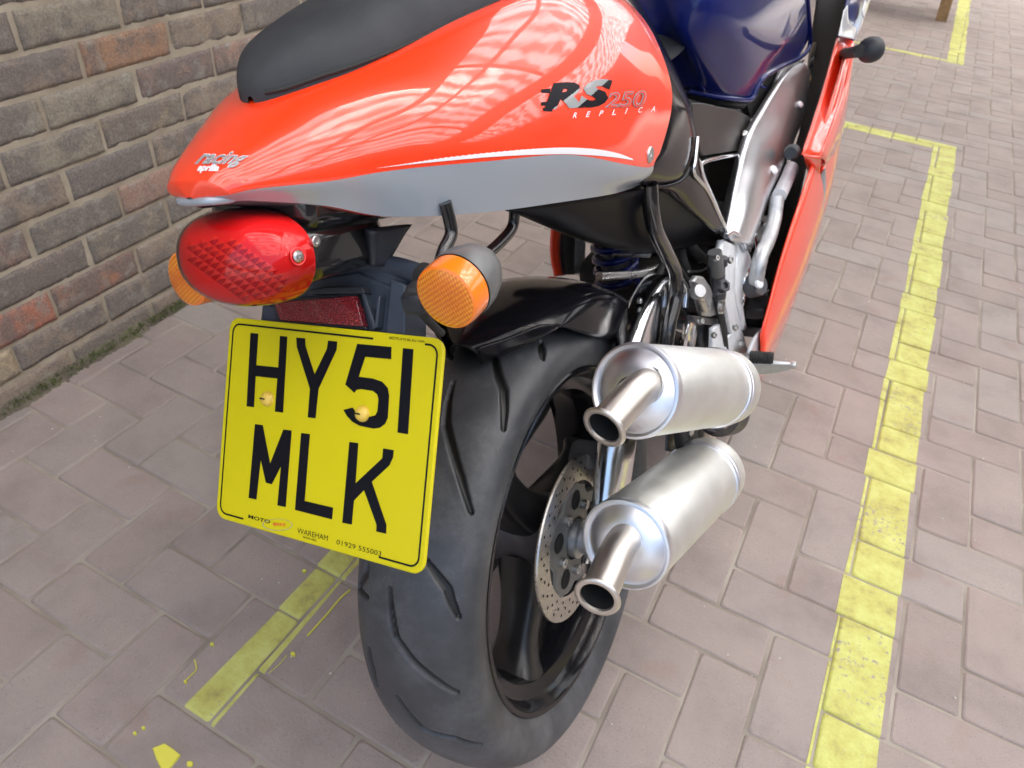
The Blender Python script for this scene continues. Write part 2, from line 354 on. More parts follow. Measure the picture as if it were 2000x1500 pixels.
rp = random.Random(11)
def blocks():
    for j in range(-16, 78):
        for i in range(-4, 44):
            k = (i-j) % 4
            if k == 1: yield i*.1, j*.1, .2, .1
            elif k == 0: yield i*.1, j*.1, .1, .2
def paver_geo(bm, lay, x, y, a, b, rr, dz=0., grow=0.):
    g, ch, dp = .0013+rr.uniform(0, .0011)-grow, .0048, .0042
    z = rr.uniform(-.0012, .0008)+dz; tx, ty = rr.uniform(-.006, .006), rr.uniform(-.006, .006)
    x += rr.uniform(-.001, .001); y += rr.uniform(-.001, .001); t = rr.random()
    def zz(px, py, q): return z+q+tx*(px-x-a/2)+ty*(py-y-b/2)
    rings = []
    for ins, q in ((0, -.02), (0, -dp), (ch*.35, -dp*.35), (ch, 0)):
        r_ = []
        x0, x1, y0, y1 = x+g+ins, x+a-g-ins, y+g+ins, y+b-g-ins; c = .003+ins*.6
        for px, py in ((x0+c, y0), (x1-c, y0), (x1, y0+c), (x1, y1-c), (x1-c, y1), (x0+c, y1), (x0, y1-c), (x0, y0+c)):
            r_.append(bm.verts.new((px, py, zz(px, py, q))))
        rings.append(r_)
    fl = []
    for p_, q_ in zip(rings, rings[1:]):
        for k in range(8): fl.append(bm.faces.new((p_[k], p_[(k+1) % 8], q_[(k+1) % 8], q_[k])))
    fl.append(bm.faces.new(rings[-1]))
    for f in fl:
        f.smooth = True
        for l in f.loops: l[lay] = (t, t, t, 1)
    fl[-1].smooth = False
WY = math.tan(-0.0434)
def wallx(y): return -0.260 + y*WY
bm = bmesh.new(); lay = bm.loops.layers.float_color.new('tone')
for (x, y, a, b) in blocks():
    if x < -.75 or (x+a < wallx(y+b)-.02 and x+a < wallx(y)-.02): continue
    paver_geo(bm, lay, x, y, a, b, random.Random(int(round(x*10))*1000+int(round(y*10))))
me = bpy.data.meshes.new('paving'); bm.to_mesh(me); bm.free()
paving = link('paving', me, 'paver', None, None); tag(paving, kind='structure')
bm = bmesh.new()
for (x0, x1, y0, y1, z) in ((-.9, 4.6, -1.9, 8.2, -.0032),):
    bm.faces.new([bm.verts.new(p) for p in ((x0, y0, z), (x1, y0, z), (x1, y1, z), (x0, y1, z))])
me = bpy.data.meshes.new('joint_sand'); bm.to_mesh(me); bm.free(); sand = link('joint_sand', me, 'sand', None, None); tag(sand, kind='structure')
m = M['far'] = grime(mat('far_ground', (.27, .25, .235), .9), 8, .8, .95, .3, 120, .12)
mk('ground', [(-40, -40, -.03), (60, -40, -.03), (60, 60, -.03), (-40, 60, -.03)], [(0, 1, 2, 3)], 'far', None, None, bike=False)['kind'] = 'structure'

# painted bay lines: the painted part of the blocks they cross, as a film on top
def painted(name, poly, jag=.004, seed=1):
    "convex outline in ground metres"
    bm = bmesh.new(); lay = bm.loops.layers.float_color.new('tone')
    X0, X1 = min(p[0] for p in poly), max(p[0] for p in poly); Y0, Y1 = min(p[1] for p in poly), max(p[1] for p in poly)
    for (x, y, a, b) in blocks():
        if x+a < X0 or x > X1 or y+b < Y0 or y > Y1: continue
        sub = bmesh.new(); sl_ = sub.loops.layers.float_color.new('tone')
        paver_geo(sub, sl_, x, y, a, b, random.Random(int(round(x*10))*1000+int(round(y*10))), .0009, .0004)
        rj = random.Random(int(x*97)+int(y*31)+seed)
        n = len(poly)
        for k in range(n):
            p, q = Vector(poly[k]), Vector(poly[(k+1) % n]); e = (q-p).normalized(); nr = Vector((e.y, -e.x))
            sh = rj.uniform(-jag, jag); an = rj.uniform(-.03, .03); nr = Matrix.Rotation(an, 2) @ nr
            c = (p+q)/2 if (q-p).length < .3 else Vector((x+a/2, y+b/2))-nr*((Vector((x+a/2, y+b/2))-p).dot(Vector((e.y, -e.x))))
            bmesh.ops.bisect_plane(sub, geom=sub.verts[:]+sub.edges[:]+sub.faces[:], plane_co=(*(c+nr*sh), 0), plane_no=(*nr, 0), clear_outer=True)
        me_ = bpy.data.meshes.new('tmp'); sub.to_mesh(me_); sub.free(); bm.from_mesh(me_); bpy.data.meshes.remove(me_)
    me = bpy.data.meshes.new(name); bm.to_mesh(me); bm.free()
    o = link(name, me, 'paint', None, None); tag(o, kind='structure'); return o
painted('painted_line', [(1.402, -1.5), (1.499, -1.5), (1.470, 3.25), (1.375, 3.25)], .0035, 1)
painted('painted_line', [(.2, 3.150), (1.374, 3.150), (1.374, 3.245), (.2, 3.245)], .004, 2)
painted('painted_line', [(1.345, 4.88), (1.440, 4.88), (1.40, 8.0), (1.305, 8.0)], .004, 3)
painted('painted_line', [(.2, 4.93), (1.344, 4.90), (1.344, 4.95), (.2, 4.98)], .004, 4)
painted('painted_line', [(.552, -.300), (.600, -.300), (.602, 1.6), (.556, 1.6)], .003, 5)
painted('painted_line', [(.6035, -.30), (.612, -.30), (.612, 1.6), (.6035, 1.6)], .002, 6)
m = M['drip'] = mat('yellow_paint_drip', (.74, .70, .09), .5)
def G(px, py, z=.002):
    d = RT*((px-1000)/FPX) - UP*((py-750)/FPX) + fw; return CPOS+d*((z-CPOS.z)/d.z)
def blob(name, pts, h=.0012):
    c = sum((Vector(p) for p in pts), Vector((0, 0, 0)))/len(pts); n = len(pts)
    vs = [Vector(p)-Vector((0, 0, .004)) for p in pts]+[c+(Vector(p)-c)*.9+Vector((0, 0, h)) for p in pts]+[c+Vector((0, 0, h*1.3))]
    fs = [(i, (i+1) % n, n+(i+1) % n, n+i) for i in range(n)]+[(n+i, n+(i+1) % n, 2*n) for i in range(n)]
    o = mk(name, vs, fs, 'drip', None, 60, bike=False); tag(o, kind='structure'); return o
blob('paint_splash', [G(*p) for p in [(296, 1460), (310, 1455), (321, 1450), (338, 1461), (354, 1474), (345, 1486), (333, 1500), (320, 1508), (311, 1497), (303, 1480)]])
for (x, y, r_) in [(263, 1432, 4), (280, 1422, 4), (371, 1492, 7), (414, 1258, 4), (594, 1115, 4), (572, 1277, 5), (362, 1331, 4)]:
    blob('paint_spot', [G(x+r_*math.cos(a)*rp.uniform(.8, 1.2), y+r_*.8*math.sin(a)*rp.uniform(.8, 1.2)) for a in [k*math.pi/5 for k in range(10)]])
def thread(name, pts, r=.0012):
    tube(name, [G(x, y, .002) for x, y in pts], r, 'drip', None, 6, 4, bike=False)['kind'] = 'structure'
thread('paint_trickle', [(364, 1328), (374, 1318), (383, 1308), (382, 1295), (379, 1288)], .0009)
thread('paint_trickle', [(600, 1242), (622, 1218), (640, 1198), (665, 1168), (684, 1152)], .0016)
thread('paint_trickle', [(525, 1315), (545, 1298), (560, 1280)], .0006)

# small grit: white chips lying on the paving
g_ = bmesh.new()
for _ in range(520):
    x, y = rp.uniform(-.2, 2.3), rp.uniform(-.9, 4.0); s = rp.uniform(.0006, .0018)*(1.6 if rp.random() < .06 else 1)
    mt = Matrix.Translation((x, y, .0015))@Matrix.Rotation(rp.uniform(0, 6), 4, 'Z')@Matrix.Diagonal((s*rp.uniform(.7, 1.8), s, s*.7, 1))
    bmesh.ops.create_icosphere(g_, subdivisions=1, radius=1, matrix=mt)
me = bpy.data.meshes.new('grit'); g_.to_mesh(me); g_.free()
M['chip'] = mat('pale_grit', (.62, .60, .55), .8); tag(link('grit', me, 'chip', None, 30), 'tiny pale grit chips scattered over the block paving', 'grit', kind='stuff')

# ------------------------------------------------------------------ brick wall
m = M['brick'] = mat('brick', (.3, .25, .2), .9)
at = nd(m, 'ShaderNodeAttribute', attribute_name='tone'); sep = nd(m, 'ShaderNodeSeparateColor'); lk(m, at.outputs['Color'], sep.inputs[0])
tc = nd(m, 'ShaderNodeTexCoord')
rA = ramp(m, [(0, (.33, .26, .20)), (.2, (.36, .29, .22)), (.45, (.33, .285, .22)), (.62, (.44, .35, .235)), (.74, (.39, .235, .15)), (.86, (.47, .19, .12)), (1, (.33, .285, .24))])
lk(m, sep.outputs[0], rA.inputs[0])
n1 = nd(m, 'ShaderNodeTexNoise', Scale=17.0, Detail=7.0, Roughness=.65); lk(m, tc.outputs['Object'], n1.inputs['Vector'])
oa = nd(m, 'ShaderNodeMath', operation='MULTIPLY_ADD'); lk(m, sep.outputs[1], oa.inputs[0]); oa.inputs[1].default_value = .22; lk(m, n1.outputs['Fac'], oa.inputs[2])
rB = ramp(m, [(.5, (0, 0, 0)), (.66, (1, 1, 1))]); lk(m, oa.outputs[0], rB.inputs[0])
rB2 = nd(m, 'ShaderNodeMath', operation='MULTIPLY'); lk(m, rB.outputs[0], rB2.inputs[0]); rB2.inputs[1].default_value = .8
mxA = nd(m, 'ShaderNodeMixRGB'); lk(m, rB2.outputs[0], mxA.inputs[0]); lk(m, rA.outputs[0], mxA.inputs[1]); mxA.inputs[2].default_value = (.195, .170, .155, 1)
n2 = nd(m, 'ShaderNodeTexNoise', Scale=28.0, Detail=5.0); n2.inputs['Vector'].default_value = (0, 0, 0)
mpp = nd(m, 'ShaderNodeMapping'); mpp.inputs['Location'].default_value = (5, 3, 1); lk(m, tc.outputs['Object'], mpp.inputs[0]); lk(m, mpp.outputs[0], n2.inputs['Vector'])
rC = ramp(m, [(.55, (0, 0, 0)), (.7, (.65, .65, .65))]); lk(m, n2.outputs['Fac'], rC.inputs[0])
mxB = nd(m, 'ShaderNodeMixRGB'); lk(m, rC.outputs[0], mxB.inputs[0]); lk(m, mxA.outputs[0], mxB.inputs[1]); mxB.inputs[2].default_value = (.36, .34, .285, 1)
n3 = nd(m, 'ShaderNodeTexNoise', Scale=230.0, Detail=4.0); lk(m, tc.outputs['Object'], n3.inputs['Vector'])
rD = ramp(m, [(.3, (.75, .75, .75)), (.5, (1, 1, 1)), (.72, (1.25, 1.25, 1.22))]); lk(m, n3.outputs['Fac'], rD.inputs[0])
mxC = nd(m, 'ShaderNodeMixRGB', blend_type='MULTIPLY'); mxC.inputs[0].default_value = 1; lk(m, mxB.outputs[0], mxC.inputs[1]); lk(m, rD.outputs[0], mxC.inputs[2])
lk(m, mxC.outputs[0], bsdf(m).inputs['Base Color'])
nb = nd(m, 'ShaderNodeTexNoise', Scale=70.0, Detail=9.0, Roughness=.7); lk(m, tc.outputs['Object'], nb.inputs['Vector'])
b = nd(m, 'ShaderNodeBump', Strength=.9, Distance=.006); lk(m, nb.outputs['Fac'], b.inputs['Height']); lk(m, b.outputs[0], bsdf(m).inputs['Normal'])
m = M['mortar'] = mat('mortar', (.29, .26, .21), .95)
tc = nd(m, 'ShaderNodeTexCoord'); n = nd(m, 'ShaderNodeTexNoise', Scale=12.0, Detail=8.0); lk(m, tc.outputs['Object'], n.inputs['Vector'])
r1 = ramp(m, [(.3, (.33, .275, .205)), (.55, (.43, .37, .28)), (.75, (.50, .44, .345))]); lk(m, n.outputs['Fac'], r1.inputs[0]); lk(m, r1.outputs[0], bsdf(m).inputs['Base Color'])
nb = nd(m, 'ShaderNodeTexNoise', Scale=180.0, Detail=5.0); lk(m, tc.outputs['Object'], nb.inputs['Vector'])
b = nd(m, 'ShaderNodeBump', Strength=.6, Distance=.003); lk(m, nb.outputs['Fac'], b.inputs['Height']); lk(m, b.outputs[0], bsdf(m).inputs['Normal'])
wall = bpy.data.objects.new('brick_wall', None); col.objects.link(wall); wall.location = (0, 0, 0)
tag(wall, 'weathered brown and grey brick wall with pale mortar beside the paving', 'wall')
WS, WZ = .1125*.998, .0854            # half brick, centre height of the ninth visible course
special = {(-2, 9): .02, (0, 9): .97, (-1, 8): .99, (-3, 8): .86, (-4, 8): .86, (-1, 7): .1, (1, 8): .30}
def brick_tone(s, c):
    rr = random.Random(s*131+c*17); return rr.choice([.0, .1, .2, .3, .45, .45, .62, .05, .15, 1.0, .95]+([.74, .86] if rr.random() < .3 else []))
fixed = {(1, 2): .74, (-2, 3): .35, (0, 3): .45, (-1, 2): .0, (-3, 8): .86, (-1, 8): .80, (-1, 6): .45, (1, 4): .62, (0, 7): .5, (3, 8): .74}
bm = bmesh.new(); lay = bm.loops.layers.float_color.new('tone')
for c in range(-26, 12):
    zc = WZ+(9-c)*.075*.998; off = 1 if c % 2 == 0 else 0
    # joint parity measured from the photograph
    par = {1: 0, 2: 1, 3: 0, 4: 1, 5: 0, 6: 1, 7: 0, 8: 1, 9: 0}.get(c, c % 2 == 0)
    for s in range(-18 + (1 if par else 0), 74, 2):
        rr = random.Random(s*7919+c*104729); y0 = .259+s*WS+.005; y1 = y0+2*WS-.010
        z0, z1 = zc-.0325+rr.uniform(-.0015, .0015), zc+.0325+rr.uniform(-.0015, .0015)
        if z1 < -.03: continue
        y0 += rr.uniform(-.003, .003); y1 += rr.uniform(-.003, .003)
        nx, nz = 22, 7; t = fixed.get((s, c), brick_tone(s, c)); t2 = rr.random()
        pr = rr.uniform(.002, .006); tl = rr.uniform(-.004, .004)
        g = []
        for i in range(nx+1):
            row = []
            for k in range(nz+1):
                u, v = i/nx, k/nz; yy = y0+(y1-y0)*u; zz_ = z0+(z1-z0)*v
                e = min(u*(y1-y0), (1-u)*(y1-y0), v*(z1-z0), (1-v)*(z1-z0))
                d = pr*.6+tl*(v-.5)*.6-(.0022 if e < .001 else (.0002 if e < .011 else 0))+rr.uniform(-.0006, .0006)
                if e < .001: yy += rr.uniform(-.0009, .0009); zz_ += rr.uniform(-.0009, .0009)
                row.append(bm.verts.new((wallx(yy)+d, yy, zz_)))
            g.append(row)
        fl = [bm.faces.new((g[i][k], g[i+1][k], g[i+1][k+1], g[i][k+1])) for i in range(nx) for k in range(nz)]
        # sides back into the mortar
        ring = [g[i][0] for i in range(nx+1)]+[g[nx][k] for k in range(1, nz+1)]+[g[i][nz] for i in range(nx-1, -1, -1)]+[g[0][k] for k in range(nz-1, 0, -1)]
        back = [bm.verts.new((v_.co.x-.02, v_.co.y, v_.co.z)) for v_ in ring]
        for q in range(len(ring)):
            fl.append(bm.faces.new((ring[q], back[q], back[(q+1) % len(ring)], ring[(q+1) % len(ring)])))
        for f in fl:
            f.smooth = True
            for l in f.loops: l[lay] = (t, t2, 0, 1)
bmesh.ops.recalc_face_normals(bm, faces=bm.faces)
me = bpy.data.meshes.new('brickwork'); bm.to_mesh(me); bm.free(); link('brickwork', me, 'brick', wall, None)
ya, yb = -1.9, 8.2; g = []
ny, nz = 420, 120
vs = []; fs = []
rm = random.Random(5)
for i in range(ny+1):
    y = ya+(yb-ya)*i/ny
    for k in range(nz+1):
        z = -.03+2.72*k/nz; vs.append((wallx(y)-.0012+rm.uniform(-.0014, .0014), y, z))
for i in range(ny):
    for k in range(nz): a = i*(nz+1)+k; fs.append((a, a+nz+1, a+nz+2, a+1))
mo = mk('mortar', vs, fs, 'mortar', wall, 60, bike=False)
vs = [(wallx(y)-d, y, z) for y in (ya, yb) for z in (-.03, 2.69) for d in (.008, .22)]
mk('wall_core', vs, [(0, 1, 3, 2), (4, 6, 7, 5), (0, 4, 5, 1), (2, 3, 7, 6), (1, 5, 7, 3)], 'mortar', wall, None, bike=False)
# dirt and moss fillet along the foot of the wall
m = M['moss'] = mat('moss_and_dirt', (.08, .09, .04), 1.0)
tc = nd(m, 'ShaderNodeTexCoord'); n = nd(m, 'ShaderNodeTexNoise', Scale=22.0, Detail=8.0, Roughness=.7); lk(m, tc.outputs['Object'], n.inputs['Vector'])
r1 = ramp(m, [(.3, (.08, .065, .05)), (.5, (.17, .145, .11)), (.6, (.13, .125, .07)), (.74, (.16, .165, .08))]); lk(m, n.outputs['Fac'], r1.inputs[0]); lk(m, r1.outputs[0], bsdf(m).inputs['Base Color'])
vs = []; fs = []; rm = random.Random(9); N = 1400; prof = [(.003, .024), (.007, .020), (.012, .013), (.018, .007), (.025, .003), (.034, .0012), (.040, -.004)]
for i in range(N+1):
    y = -1.4+8.6*i/N; k1 = .55+.45*math.sin(y*9)+.3*math.sin(y*23+1); k1 = max(.12, k1*.6)
    for (a, h) in prof: vs.append((wallx(y)+a*(.7+.4*k1)+rm.uniform(-.002, .002)*min(1, a/.01), y, h*k1*.85+rm.uniform(-.0014, .0014)))
L = len(prof)
for i in range(N):
    for k in range(L-1): a = i*L+k; fs.append((a, a+1, a+L+1, a+L))
tag(mk('moss_and_dirt', vs, fs, 'moss', None, 80, bike=False), 'damp dirt and green moss along the foot of the brick wall', 'moss', kind='stuff')
M['tuft'] = mat('moss_green', (.10, .13, .03), .9)
bt = bmesh.new()
for _ in range(900):
    y = rp.choice([rp.gauss(.22, .06), rp.gauss(.40, .05), rp.gauss(.05, .08), rp.uniform(-.6, 3)]); x = wallx(y)+rp.uniform(.006, .034)
    for q in range(3):
        a = rp.uniform(0, 6.28); h = rp.uniform(.002, .006); d = Vector((math.cos(a), math.sin(a), 0))*.0012; b0 = Vector((x, y, rp.uniform(.003, .012)))
        bt.faces.new([bt.verts.new(b0-d), bt.verts.new(b0+d), bt.verts.new(b0+Vector((rp.uniform(-.002, .003), rp.uniform(-.003, .003), h)))])
me = bpy.data.meshes.new('moss_tufts'); bt.to_mesh(me); bt.free(); tag(link('moss_tufts', me, 'tuft', None, None), 'bright green moss tufts in the gap under the bricks', 'moss', kind='stuff')
#@@CANOPY
# ------------------------------------------------------------------ canopy overhead (seen only in the paint)
can = bpy.data.objects.new('carport_canopy', None); col.objects.link(can); can.location = (0, 0, 0)
tag(can, 'clear corrugated carport canopy on white beams above the motorcycle', 'canopy')
m = M['sheet'] = bpy.data.materials.new('clear_corrugated_sheet'); m.use_nodes = True; nt2 = m.node_tree; nt2.nodes.clear()
o_ = nt2.nodes.new('ShaderNodeOutputMaterial'); tr = nt2.nodes.new('ShaderNodeBsdfTransparent'); tl_ = nt2.nodes.new('ShaderNodeBsdfTranslucent'); mxs = nt2.nodes.new('ShaderNodeMixShader')
tcs = nt2.nodes.new('ShaderNodeTexCoord'); mps = nt2.nodes.new('ShaderNodeMapping'); mps.inputs['Rotation'].default_value = (0, 0, R(42)); mps.inputs['Scale'].default_value = (3.4, .25, 1)
ns = nt2.nodes.new('ShaderNodeTexNoise'); ns.inputs['Scale'].default_value = 3; ns.inputs['Detail'].default_value = 6
rs = nt2.nodes.new('ShaderNodeValToRGB'); rs.color_ramp.elements[0].position = .35; rs.color_ramp.elements[0].color = (.05, .05, .05, 1); rs.color_ramp.elements[1].position = .62; rs.color_ramp.elements[1].color = (.6, .6, .6, 1)
nt2.links.new(tcs.outputs['Object'], ns.inputs['Vector']); ns.inputs['Scale'].default_value = 1.1; ns.inputs['Detail'].default_value = 3
dp_ = nt2.nodes.new('ShaderNodeVectorMath'); dp_.operation = 'DOT_PRODUCT'; dp_.inputs[1].default_value = (-.67, .742, 0); nt2.links.new(tcs.outputs['Object'], dp_.inputs[0])
m1_ = nt2.nodes.new('ShaderNodeMath'); m1_.operation = 'MULTIPLY_ADD'; m1_.inputs[1].default_value = 17.0; nt2.links.new(dp_.outputs['Value'], m1_.inputs[0])
m0_ = nt2.nodes.new('ShaderNodeMath'); m0_.operation = 'MULTIPLY'; m0_.inputs[1].default_value = 10.0; nt2.links.new(ns.outputs['Fac'], m0_.inputs[0]); nt2.links.new(m0_.outputs[0], m1_.inputs[2])
m2_ = nt2.nodes.new('ShaderNodeMath'); m2_.operation = 'SINE'; nt2.links.new(m1_.outputs[0], m2_.inputs[0])
m3_ = nt2.nodes.new('ShaderNodeMath'); m3_.operation = 'MULTIPLY_ADD'; m3_.inputs[1].default_value = .14; nt2.links.new(m2_.outputs[0], m3_.inputs[0])
n9_ = nt2.nodes.new('ShaderNodeTexNoise'); n9_.inputs['Scale'].default_value = 2.6; n9_.inputs['Detail'].default_value = 5; nt2.links.new(tcs.outputs['Object'], n9_.inputs['Vector']); nt2.links.new(n9_.outputs['Fac'], m3_.inputs[2])
nt2.links.new(m3_.outputs[0], rs.inputs[0]); nt2.links.new(rs.outputs[0], tr.inputs[0])
rs2 = nt2.nodes.new('ShaderNodeValToRGB'); rs2.color_ramp.elements[0].position = .36; rs2.color_ramp.elements[0].color = (.22, .22, .21, 1); rs2.color_ramp.elements[1].position = .62; rs2.color_ramp.elements[1].color = (1, 1, 1, 1)
nt2.links.new(m3_.outputs[0], rs2.inputs[0]); nt2.links.new(rs2.outputs[0], tl_.inputs[0]); mxs.inputs[0].default_value = .75
nt2.links.new(tr.outputs[0], mxs.inputs[1]); nt2.links.new(tl_.outputs[0], mxs.inputs[2]); nt2.links.new(mxs.outputs[0], o_.inputs[0])
M['beam'] = mat('dark_roof_timber', (.07, .065, .06), .7)
E1, E2 = Vector((-.67, .742, 0)), Vector((.742, .67, 0))
def rf_(a, b, z): return E1*a+E2*b+Vector((0, 0, z))
gx = []
for i in range(261):
    a = -3.6+i*.04; gx.append([rf_(a, b, 2.70+.010*math.sin(a*2*math.pi/.15)) for b in (1.5, 3.8)])
gridmesh('roof_sheet', gx, 'sheet', can, 60, bike=False)
def slab(nm, a0, a1, b0, b1, z0, z1):
    boxm(nm, rf_((a0+a1)/2, (b0+b1)/2, (z0+z1)/2), (E1, E2, Z0), ((a1-a0)/2, (b1-b0)/2, (z1-z0)/2), 'beam', can, .004, bike=False)
Z0 = Vector((0, 0, 1))
slab('roof_deck', -.5, 6.8, -.9, 1.5, 2.70, 2.78)
gridmesh('roof_sheet', [[rf_(-3.6+i*.04, b, 2.70+.010*math.sin((-3.6+i*.04)*2*math.pi/.15)) for b in (-.9, 1.5)] for i in range(78)], 'sheet', can, 60, bike=False); slab('roof_deck', -3.6, 6.8, 3.8, 5.0, 2.70, 2.78)  # rear sheet added to dim the sun's reflection in the cowl
gridmesh('roof_sheet', [[rf_(-3.6+i*.04, b, 2.70+.010*math.sin((-3.6+i*.04)*2*math.pi/.15)) for b in (5.0, 9.5)] for i in range(261)], 'sheet', can, 60, bike=False)  # outer sheet added to keep direct sun off the far paving
gridmesh('roof_sheet', [[rf_(6.8+i*.04, b, 2.70+.010*math.sin(i*.04*2*math.pi/.15)) for b in (-1.2, 9.5)] for i in range(140)], 'sheet', can, 60, bike=False)
for b in (1.5, 3.8): slab('eaves_beam', -3.6, 6.8, b-.03, b+.03, 2.58, 2.68)
slab('purlin', -3.6, 6.8, 2.01, 2.05, 2.62, 2.68)
for a in (-2.2, .2, 3.1, 5.6): slab('rafter', a-.03, a+.03, 1.54, 3.76, 2.60, 2.67)
# unseen brick buildings added on the yard's far sides to darken the paint's reflections
m = M['yard_brick'] = mat('yard_brick', (.20, .15, .12), .9)
tc = nd(m, 'ShaderNodeTexCoord'); bk_ = nd(m, 'ShaderNodeTexBrick', Scale=2.2); sx_ = nd(m, 'ShaderNodeSeparateXYZ'); cx_ = nd(m, 'ShaderNodeCombineXYZ'); ax_ = nd(m, 'ShaderNodeMath', operation='ADD')
lk(m, tc.outputs['Object'], sx_.inputs[0]); lk(m, sx_.outputs[0], ax_.inputs[0]); lk(m, sx_.outputs[1], ax_.inputs[1]); lk(m, ax_.outputs[0], cx_.inputs[0]); lk(m, sx_.outputs[2], cx_.inputs[1]); lk(m, cx_.outputs[0], bk_.inputs['Vector'])
bk_.inputs['Color1'].default_value = (.20, .14, .11, 1); bk_.inputs['Color2'].default_value = (.15, .12, .10, 1); bk_.inputs['Mortar'].default_value = (.30, .27, .23, 1)
lk(m, bk_.outputs[0], bsdf(m).inputs['Base Color'])
M['pane'] = mat('dark_window_glass', (.03, .035, .04), .1)
for nm, c, hs, lb_ in (('garage_building', (8.2, 3, 2.0), (.6, 12, 2.0), 'long brown brick garage across the yard to the right'), ('workshop_building', (-.6, 15.0, 2.4), (3.7, .6, 2.4), 'brown brick workshop closing the far end of the yard'), ('store_building', (6.4, 15.0, 2.1), (1.5, .6, 2.1), 'low brown brick store right of the gap at the far end of the yard')):  # gap at the far end shaped to reflect as a bright streak
    o = bpy.data.objects.new(nm, None); col.objects.link(o); o.location = (c[0], c[1], 0); tag(o, lb_, 'building')
    w_ = boxm('wall', (0, 0, c[2]), IDA, hs, 'yard_brick', o, bike=False)
    boxm('roof', (0, 0, c[2]*2+.08), IDA, (hs[0]+.2, hs[1]+.2, .08), 'beam', o, bike=False)
    for k in range(4 if hs[0] != 1.5 else 0):
        q = (-.75+.5*k)
        if hs[0] < hs[1]: boxm('window', (-hs[0]-.02, q*hs[1], 1.9), IDA, (.03, .7, .6), 'pane', o, bike=False)
        else: boxm('window', (q*hs[0], -hs[1]-.02, 1.9), IDA, (.6, .03, .6), 'pane', o, bike=False)
#@@END
# ================================================================== MOTORCYCLE
bike = bpy.data.objects.new('motorcycle', None); col.objects.link(bike)
bike.matrix_world = Matrix.Translation(AX-BU*RAD) @ BM.to_4x4()
tag(bike, 'orange and silver sports motorcycle with twin exhausts leaning on its stand in the marked bay', 'motorcycle')
X, Y, Z = IDA
V = Vector

# ---------------- rear wheel
wheel = bpy.data.objects.new('rear_wheel', None); col.objects.link(wheel); wheel.parent = bike
tp = [(.0590, .2330), (.0640, .2345), (.0700, .2440), (.0755, .2580), (.0765, .2700), (.0735, .2800), (.0660, .2885), (.0540, .2960), (.0390, .3012), (.0200, .3048), (0, .3060)]
tp = spl([V((a, b, 0)) for a, b in tp], 11); prof = [(p.x, p.y) for p in tp]+[(-p.x, p.y) for p in reversed(tp[:-1])]
NT = 1300
prof_len = [0]
for a, b in zip(prof, prof[1:]): prof_len.append(prof_len[-1]+math.hypot(b[0]-a[0], b[1]-a[1]))
sc = prof_len[len(tp)-1]
tg = [[V((x, r*math.cos(2*math.pi*k/NT), r*math.sin(2*math.pi*k/NT))) for (x, r) in prof] for k in range(NT)]
flat = [v for r_ in tg for v in r_]; Lp = len(prof)
tb = BVHTree.FromPolygons(flat, [(i*Lp+j, ((i+1) % NT)*Lp+j, ((i+1) % NT)*Lp+j+1, i*Lp+j+1) for i in range(NT) for j in range(Lp-1)])
def tread(pts):
    out = []
    for px, py in pts:
        h = tb.ray_cast(CL, cray(px, py).normalized())[0]
        if h is None: h = tb.find_nearest(P(px, py, -.05))[0]
        r_ = math.hypot(h.y, h.z); th = math.atan2(h.z, h.y) % (2*math.pi)
        j = min(range(Lp), key=lambda q: (prof[q][0]-h.x)**2+(prof[q][1]-r_)**2)
        out.append((th*.3, prof_len[j]-sc))
    return out
GR = [tread(p) for p in [
    [(762, 1152), (763, 1187), (773, 1247), (807, 1293), (847, 1327), (893, 1353)],
    [(777, 1362), (800, 1397), (827, 1423), (840, 1430), (890, 1442), (937, 1455)],
    [(833, 1097), (853, 1123), (873, 1150), (883, 1177), (895, 1205)],
    [(720, 1267), (713, 1293), (708, 1317), (723, 1347)],
    [(718, 1100), (715, 1123), (700, 1147), (693, 1173)],
    [(755, 1403), (765, 1433)], [(817, 1465), (847, 1483), (877, 1498)],
    [(883, 747), (873, 787), (870, 827), (880, 867), (900, 933), (920, 1000)],
    [(963, 640), (965, 693), (973, 733), (985, 760), (985, 800), (983, 837)],
    [(1057, 667), (1060, 700)], [(888, 680), (870, 697)]]]
segs = []
for g_ in GR:
    for sgn, sh in ((1, 0), (1, math.pi)):
        q = [((a+sh*.3), b*sgn) for a, b in g_]
        tot = len(q)-1
        for i, (a, b) in enumerate(zip(q, q[1:])): segs.append((a, b, i/tot, (i+1)/tot))
PER = 2*math.pi*.3
import numpy as np
sa = np.array([s[0] for s in segs]); sb = np.array([s[1] for s in segs]); t0s = np.array([s[2] for s in segs]); t1s = np.array([s[3] for s in segs])
cut_ = [[0]*Lp for _ in range(NT)]
pl_ = np.array(prof_len)-sc; d0 = sb-sa; dl = (d0*d0).sum(1)
for k in range(NT):
    th = 2*math.pi*k/NT*.3
    q = np.stack([np.full(Lp, th), pl_], 1)[:, None, :]-sa[None]; q[..., 0] = (q[..., 0]+PER/2) % PER-PER/2
    t = np.clip((q*d0).sum(2)/dl, 0, 1); dd = np.hypot(q[..., 0]-d0[:, 0]*t, q[..., 1]-d0[:, 1]*t); ii = dd.argmin(1)
    for j in range(Lp):
        if prof[j][1] < .262: continue
        i = ii[j]; dj = dd[j, i]
        if dj > .006: continue
        tt = t0s[i]+(t1s[i]-t0s[i])*t[j, i]; wdt = .0047*(.35+.65*math.sin(math.pi*min(max(tt, .04), .96))**.5)
        if dj < wdt+.0014:
            f_ = min(1, (wdt+.0014-dj)/.0032); f_ = f_*f_*(3-2*f_); cut_[k][j] = f_
            v = tg[k][j]; rad = V((0, v.y, v.z)).normalized()
            tg[k][j] = v-(rad*.9+V((math.copysign(min(1, abs(v.x)/.06), v.x)*.5, 0, 0))).normalized()*(.005*f_)
